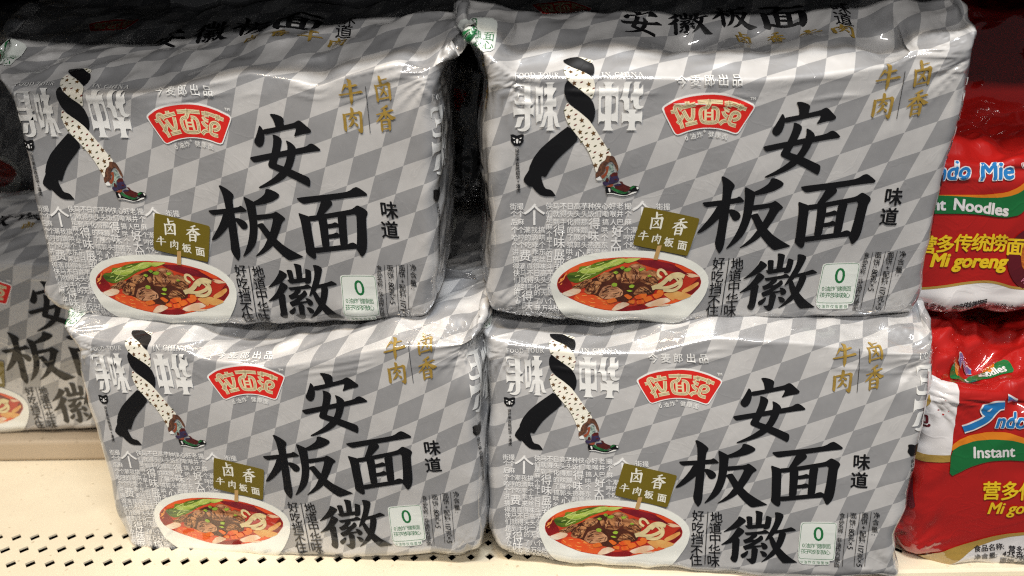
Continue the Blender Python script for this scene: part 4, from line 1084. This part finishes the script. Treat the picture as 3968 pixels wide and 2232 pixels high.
RL = red_params((3800, 1850), .426, 1, 3, 1, 131,
    left=[(-100,-42),(-40,-40),(0,-38),(50,-38),(70,-36)], right=[(-100,190),(80,190)],
    bot=[(-60,50),(-40,54),(-15,64),(0,68),(20,66),(30,62),(40,66),(200,67)], topc=[(-60,-62),(-30,-58),(0,-54),(30,-50),(60,-56),(200,-56)],
    dents=[(14,-52,7,6,6),(-4,-84,12,7,9),(-22,-74,12,6,6)])
RU = red_params((3800, 900), .448, 5, 0, 0, 151,
    left=[(-90,-90),(90,-90)], right=[(-90,160),(90,160)],
    bot=[(-100,50),(160,52)], topc=[(-100,-42),(-40,-39),(0,-41),(40,-44),(160,-40)],
    dents=[(-6,-50,14,8,4),(24,-46,8,5,3)], top=80, top2=90)
RT = red_params((3800, 330), 0.535, 2, 0, -2, 171, crumple=2.6,
    left=[(-90,-100),(90,-100)], right=[(-90,160),(90,160)], bot=[(-100,75),(160,75)], topc=[(-100,-46),(-20,-50),(20,-44),(160,-54)], top=66, top2=86)

def rumple(P, seed, n, deep, a0, a1, b0, b1):
    r = np.random.RandomState(seed)
    P['dents'] = list(P.get('dents', ())) + [(a0 + (a1-a0)*r.rand(), b0 + (b1-b0)*r.rand(), 5 + 16*r.rand(), 4 + 9*r.rand(), deep*(r.rand()*2 - .7)) for _ in range(n)]
rumple(RT, 3, 26, 3.2, -70, 60, -60, 60)
rumple(RU, 4, 12, 1.3, -60, 60, -40, 50)
rumple(RL, 7, 12, 1.3, -35, 60, -55, 62)

def red_lower_art(P):
    A = Art(plane_px(P['rv'], P['t'])); A.zoom(3480, 1240, 1.461)
    w = A.part('side_panel_print', 'red white', 1)
    A.poly(w, [(60,300),(165,305),(240,335),(335,370),(312,530),(285,700),(275,750),(150,778),(60,775)], 0)
    g = A.part('gold_band', 'red gold', 2)
    A.poly(g, [(60,752),(150,752),(275,744),(273,782),(150,795),(60,795)], 0)
    g = A.part('gold_band', 'red gold', 2)
    A.poly(g, [(110,1332),(200,1310),(320,1262),(500,1210),(620,1190),(900,1170),(900,1188),(640,1206),(520,1235),(420,1270),(340,1330),(215,1388)], 1)
    n = A.part('side_picture', 'red maroon', 3); A.poly(n, [(40,830),(85,850),(98,960),(106,1065),(40,1050)], 1)
    f = A.part('pack_count_lettering', 'red gold', 3)
    A.text(f, '5', (158,428), 175, bold=.05)
    f2 = A.part('pack_unit_lettering', 'red maroon', 3)
    A.text(f2, '包', (150,565), 80, bold=.03); A.text(f2, 'packs', (120,603), 36, bold=.03, shear=.2)
    o = A.part('orange_band', 'red orange', 2)
    A.poly(o, [(286,690),(340,655),(400,635),(500,618),(600,622),(700,655),(820,700),(820,740),(700,690),(600,668),(500,664),(400,680),(280,725)], 1)
    gr = A.part('green_band', 'red green', 3)
    A.poly(gr, [(280,722),(340,690),(420,668),(520,660),(620,665),(713,690),(820,740),(950,760),(950,850),(820,820),(713,785),(600,778),(480,783),(380,815),(268,870)], 1)
    l = A.part('green_band_lettering', 'red white', 4, 'green_band')
    A.text(l, 'Instant', (525,728), 88, rot=-1, bold=.03); A.text(l, 'Noodles', (855,738), 88, rot=4, bold=.012)
    b0 = A.part('script_outline', 'red white', 4); b1 = A.part('script_lettering', 'red blue', 5)
    for q, k in ([(352,604),(430,578),(490,540),(520,505),(552,478),(585,475)], 34), ([(505,520),(468,512),(466,486),(520,468),(590,470)], 30), ([(612,440),(688,450)], 24):
        A.stroke(b0, q, k + 16); A.stroke(b1, q, k)
    A.text(b0, 'ndomie', (712,560), 112, rot=2, bold=.075, shear=.3); A.text(b1, 'ndomie', (712,560), 112, rot=2, bold=.036, shear=.3)
    y = A.part('name_lettering', 'red yellow', 4)
    for ch, x in zip('营多传统捞面', (507,612,715,820,925,1030)): A.text(y, ch, (x, 945 + (x-507)*.02), 108, bold=.028, shear=.1)
    A.text(y, 'Mi goreng', (680,1042), 92, bold=.03, shear=.35)
    wb = A.part('white_base', 'red white', 1)
    A.poly(wb, [(215,1388),(340,1330),(420,1270),(520,1235),(640,1206),(900,1188),(900,1560),(215,1560)], 1)
    k = A.part('content_lettering', 'red black', 3)
    A.text(k, '食品名称:', (500,1272), 42, rot=-4, bold=.02); A.text(k, '营多传统捞面', (730,1285), 40, rot=3, bold=.02)
    A.text(k, '净含量:', (485,1325), 42, rot=-6, bold=.02); A.text(k, '425克', (635,1312), 44, rot=3, bold=.02); A.text(k, '(85克×5)', (760,1330), 44, rot=4, bold=.02)
    A.text(k, '面饼 340克', (670,1362), 42, rot=3, bold=.02)
    # repeat of the print on the folded top
    tb = A.part('top_green_band', 'red green', 2)
    A.poly(tb, [(375,250),(400,232),(440,262),(480,275),(520,262),(560,240),(600,262),(660,225),(760,200),(760,290),(660,300),(560,318),(500,300),(440,300),(385,300)], 1)
    to = A.part('top_orange_band', 'red orange', 3); A.poly(to, [(395,232),(445,232),(440,268),(415,250)], 0); A.poly(to, [(600,262),(660,200),(690,215),(640,275)], 0)
    tl = A.part('top_green_lettering', 'red white', 4, 'top_green_band'); A.text(tl, 's', (500,278), 60, bold=.03); A.text(tl, 'oodles', (640,270), 58, rot=-10, bold=.03)
    ts0 = A.part('top_script_outline', 'red white', 2); ts = A.part('top_script_lettering', 'red blue', 3)
    for q, kk in ([(448,225),(470,180),(500,190)], 26), ([(510,190),(540,215),(560,190),(610,188)], 24):
        A.stroke(ts0, q, kk + 10); A.stroke(ts, q, kk)
    for p in A.parts: p.done()
    return A.parts

def red_upper_art(P):
    A = Art(plane_px(P['rv'], P['t'])); A.zoom(3520, 560, 2.069)
    o = A.part('orange_band', 'red orange', 2)
    A.poly(o, [(100,392),(290,392),(450,392),(600,388),(750,370),(840,330),(927,262),(1010,190),(1040,230),(927,330),(850,390),(750,415),(600,425),(100,420)], 1)
    g = A.part('green_band', 'red green', 3)
    A.poly(g, [(60,392),(250,396),(400,405),(550,413),(700,412),(780,398),(850,372),(927,315),(1040,225),(1060,380),(927,480),(850,550),(750,572),(650,562),(550,548),(400,540),(60,540)], 1)
    l = A.part('green_band_lettering', 'red white', 4, 'green_band')
    A.text(l, 'Instant', (95,462), 128, rot=1, bold=.04); A.text(l, 'Noodles', (550,487), 128, rot=7, bold=.04)
    b0 = A.part('script_outline', 'red white', 2); b1 = A.part('script_lettering', 'red blue', 3)
    for tx, x, sz in (('ndo', 338, 185), ('Mie', 690, 190)):
        A.text(b0, tx, (x, 200), sz, rot=-3, bold=.075, shear=.32); A.text(b1, tx, (x, 200), sz, rot=-3, bold=.034, shear=.32)
    A.text(b0, '®', (903,160), 62, bold=.0)
    y = A.part('name_lettering', 'red yellow', 2)
    for ch, x, yy in (('营',125,785),('多',265,780),('传',408,773),('统',550,770),('捞',688,775),('面',826,802)): A.text(y, ch, (x, yy), 150, rot=3, bold=.03, shear=.08)
    A.text(y, 'Mi', (228,905), 150, bold=.045, shear=.3); A.text(y, 'goreng', (550,915), 150, rot=1, bold=.045, shear=.3)
    pl = A.part('plate_picture', 'red maroon', 2)
    A.poly(pl, [(1000 + 245*math.cos(t*math.pi/14), 910 + 265*math.sin(t*math.pi/14)) for t in range(28)], 1)
    pn = A.part('plate_noodles', 'red noodle', 3, 'plate_picture')
    A.poly(pn, [(865,900),(880,800),(927,760),(1010,740),(1100,800),(1120,1000),(1000,1040),(920,1010),(875,970)], 1)
    ps = A.part('plate_lettering', 'red pink', 3, 'plate_picture'); A.text(ps, 'PRI', (905,1085), 52, rot=38, bold=.03)
    wb = A.part('white_base', 'red white', 1)
    A.poly(wb, [(0,1142),(130,1140),(280,1122),(400,1102),(600,1082),(700,1100),(820,1142),(927,1150),(1200,1150),(1200,1560),(0,1560)], 1)
    gb = A.part('gold_band', 'red gold', 2)
    A.stroke(gb, [(0,1140),(130,1136),(280,1118),(400,1098),(600,1078),(700,1096),(820,1138),(1200,1150)], 20)
    k = A.part('content_lettering', 'red black', 3)
    for ch, x in zip('食品名称:', (65,130,190,250,292)): A.text(k, ch, (x, 1286), 62, bold=.02)
    for ch, x, yy in (('营',352,1275),('多',397,1268),('传',440,1260),('统',485,1252),('捞',530,1247),('面',574,1240)): A.text(k, ch, (x, yy), 58, rot=-9, bold=.02)
    for ch, x in zip('(油炸方便面)', (640,682,742,800,855,908,960)): A.text(k, ch, (x, 1270 + (x-640)*.06), 62, rot=4, bold=.02)
    for ch, x in zip('净含量:', (60,125,180,222)): A.text(k, ch, (x, 1350), 62, bold=.02)
    A.text(k, '425克', (335,1335), 62, rot=-2, bold=.02); A.text(k, '(85克×5)', (548,1325), 62, rot=3, bold=.02)
    for p in A.parts: p.done()
    return A.parts

RG = 'red fried noodle packs on the shelf'
for P, lab, art in ((RL, 'lower red noodle pack with green band, crumpled top, standing on the shelf at right', red_lower_art),
                    (RU, 'upper red noodle pack with white base print, lying on the lower red pack', red_upper_art),
                    (RT, 'dark shaded red noodle pack set back behind the upper red pack', None)):
    r = root_at('noodle_pack', P, (.0, .06)); tag(r, lab, 'noodle pack', RG)
    film(P, r, 'red film', box=(-.17, .20, -.17, .14))
    if art: decorate(P, r, art(P))

# ------------------------------------------------------------------ more packs of the back row, in the dark of the shelf
def copy_pose(base, seed, **kw):
    P = dict(PACKS[base]); P['seed'] = seed; P.update(kw); return P
def world_pose(x, y, z):
    d = np.array([x, y, z]) - CAMP
    return [float(d @ CAMX), float(d @ CAMD), float(d @ CAMF)]
BACK = [('BL', dict(t=world_pose(-.44, .70, .275), rv=[.33, .02, .02]), 203, 'very dark silver noodle pack lying on top of the dim pack behind the left stack'),
        ('BL', dict(t=world_pose(-.055, .60, .085), rv=[.30, .03, .02]), 227, 'dark silver noodle pack at shelf level behind the gap between the stacks'),
        ('BL', dict(t=world_pose(-.03, .62, .245), rv=[.32, -.05, -.02]), 241, 'dark silver noodle pack high up behind the gap between the stacks')]
for base, kw, seed, lab in BACK:
    P = copy_pose(base, seed, **kw)
    r = root_at('noodle_pack', P); tag(r, lab, 'noodle pack', SG)
    film(P, r, 'checker film')
    decorate(P, r, [p for p in SILVER if p.name in (*(('title_lettering',) if seed != 203 else ()), 'brand_badge', 'badge_field', 'bowl_picture', 'soup', 'flavour_lettering', 'heading_lettering')])
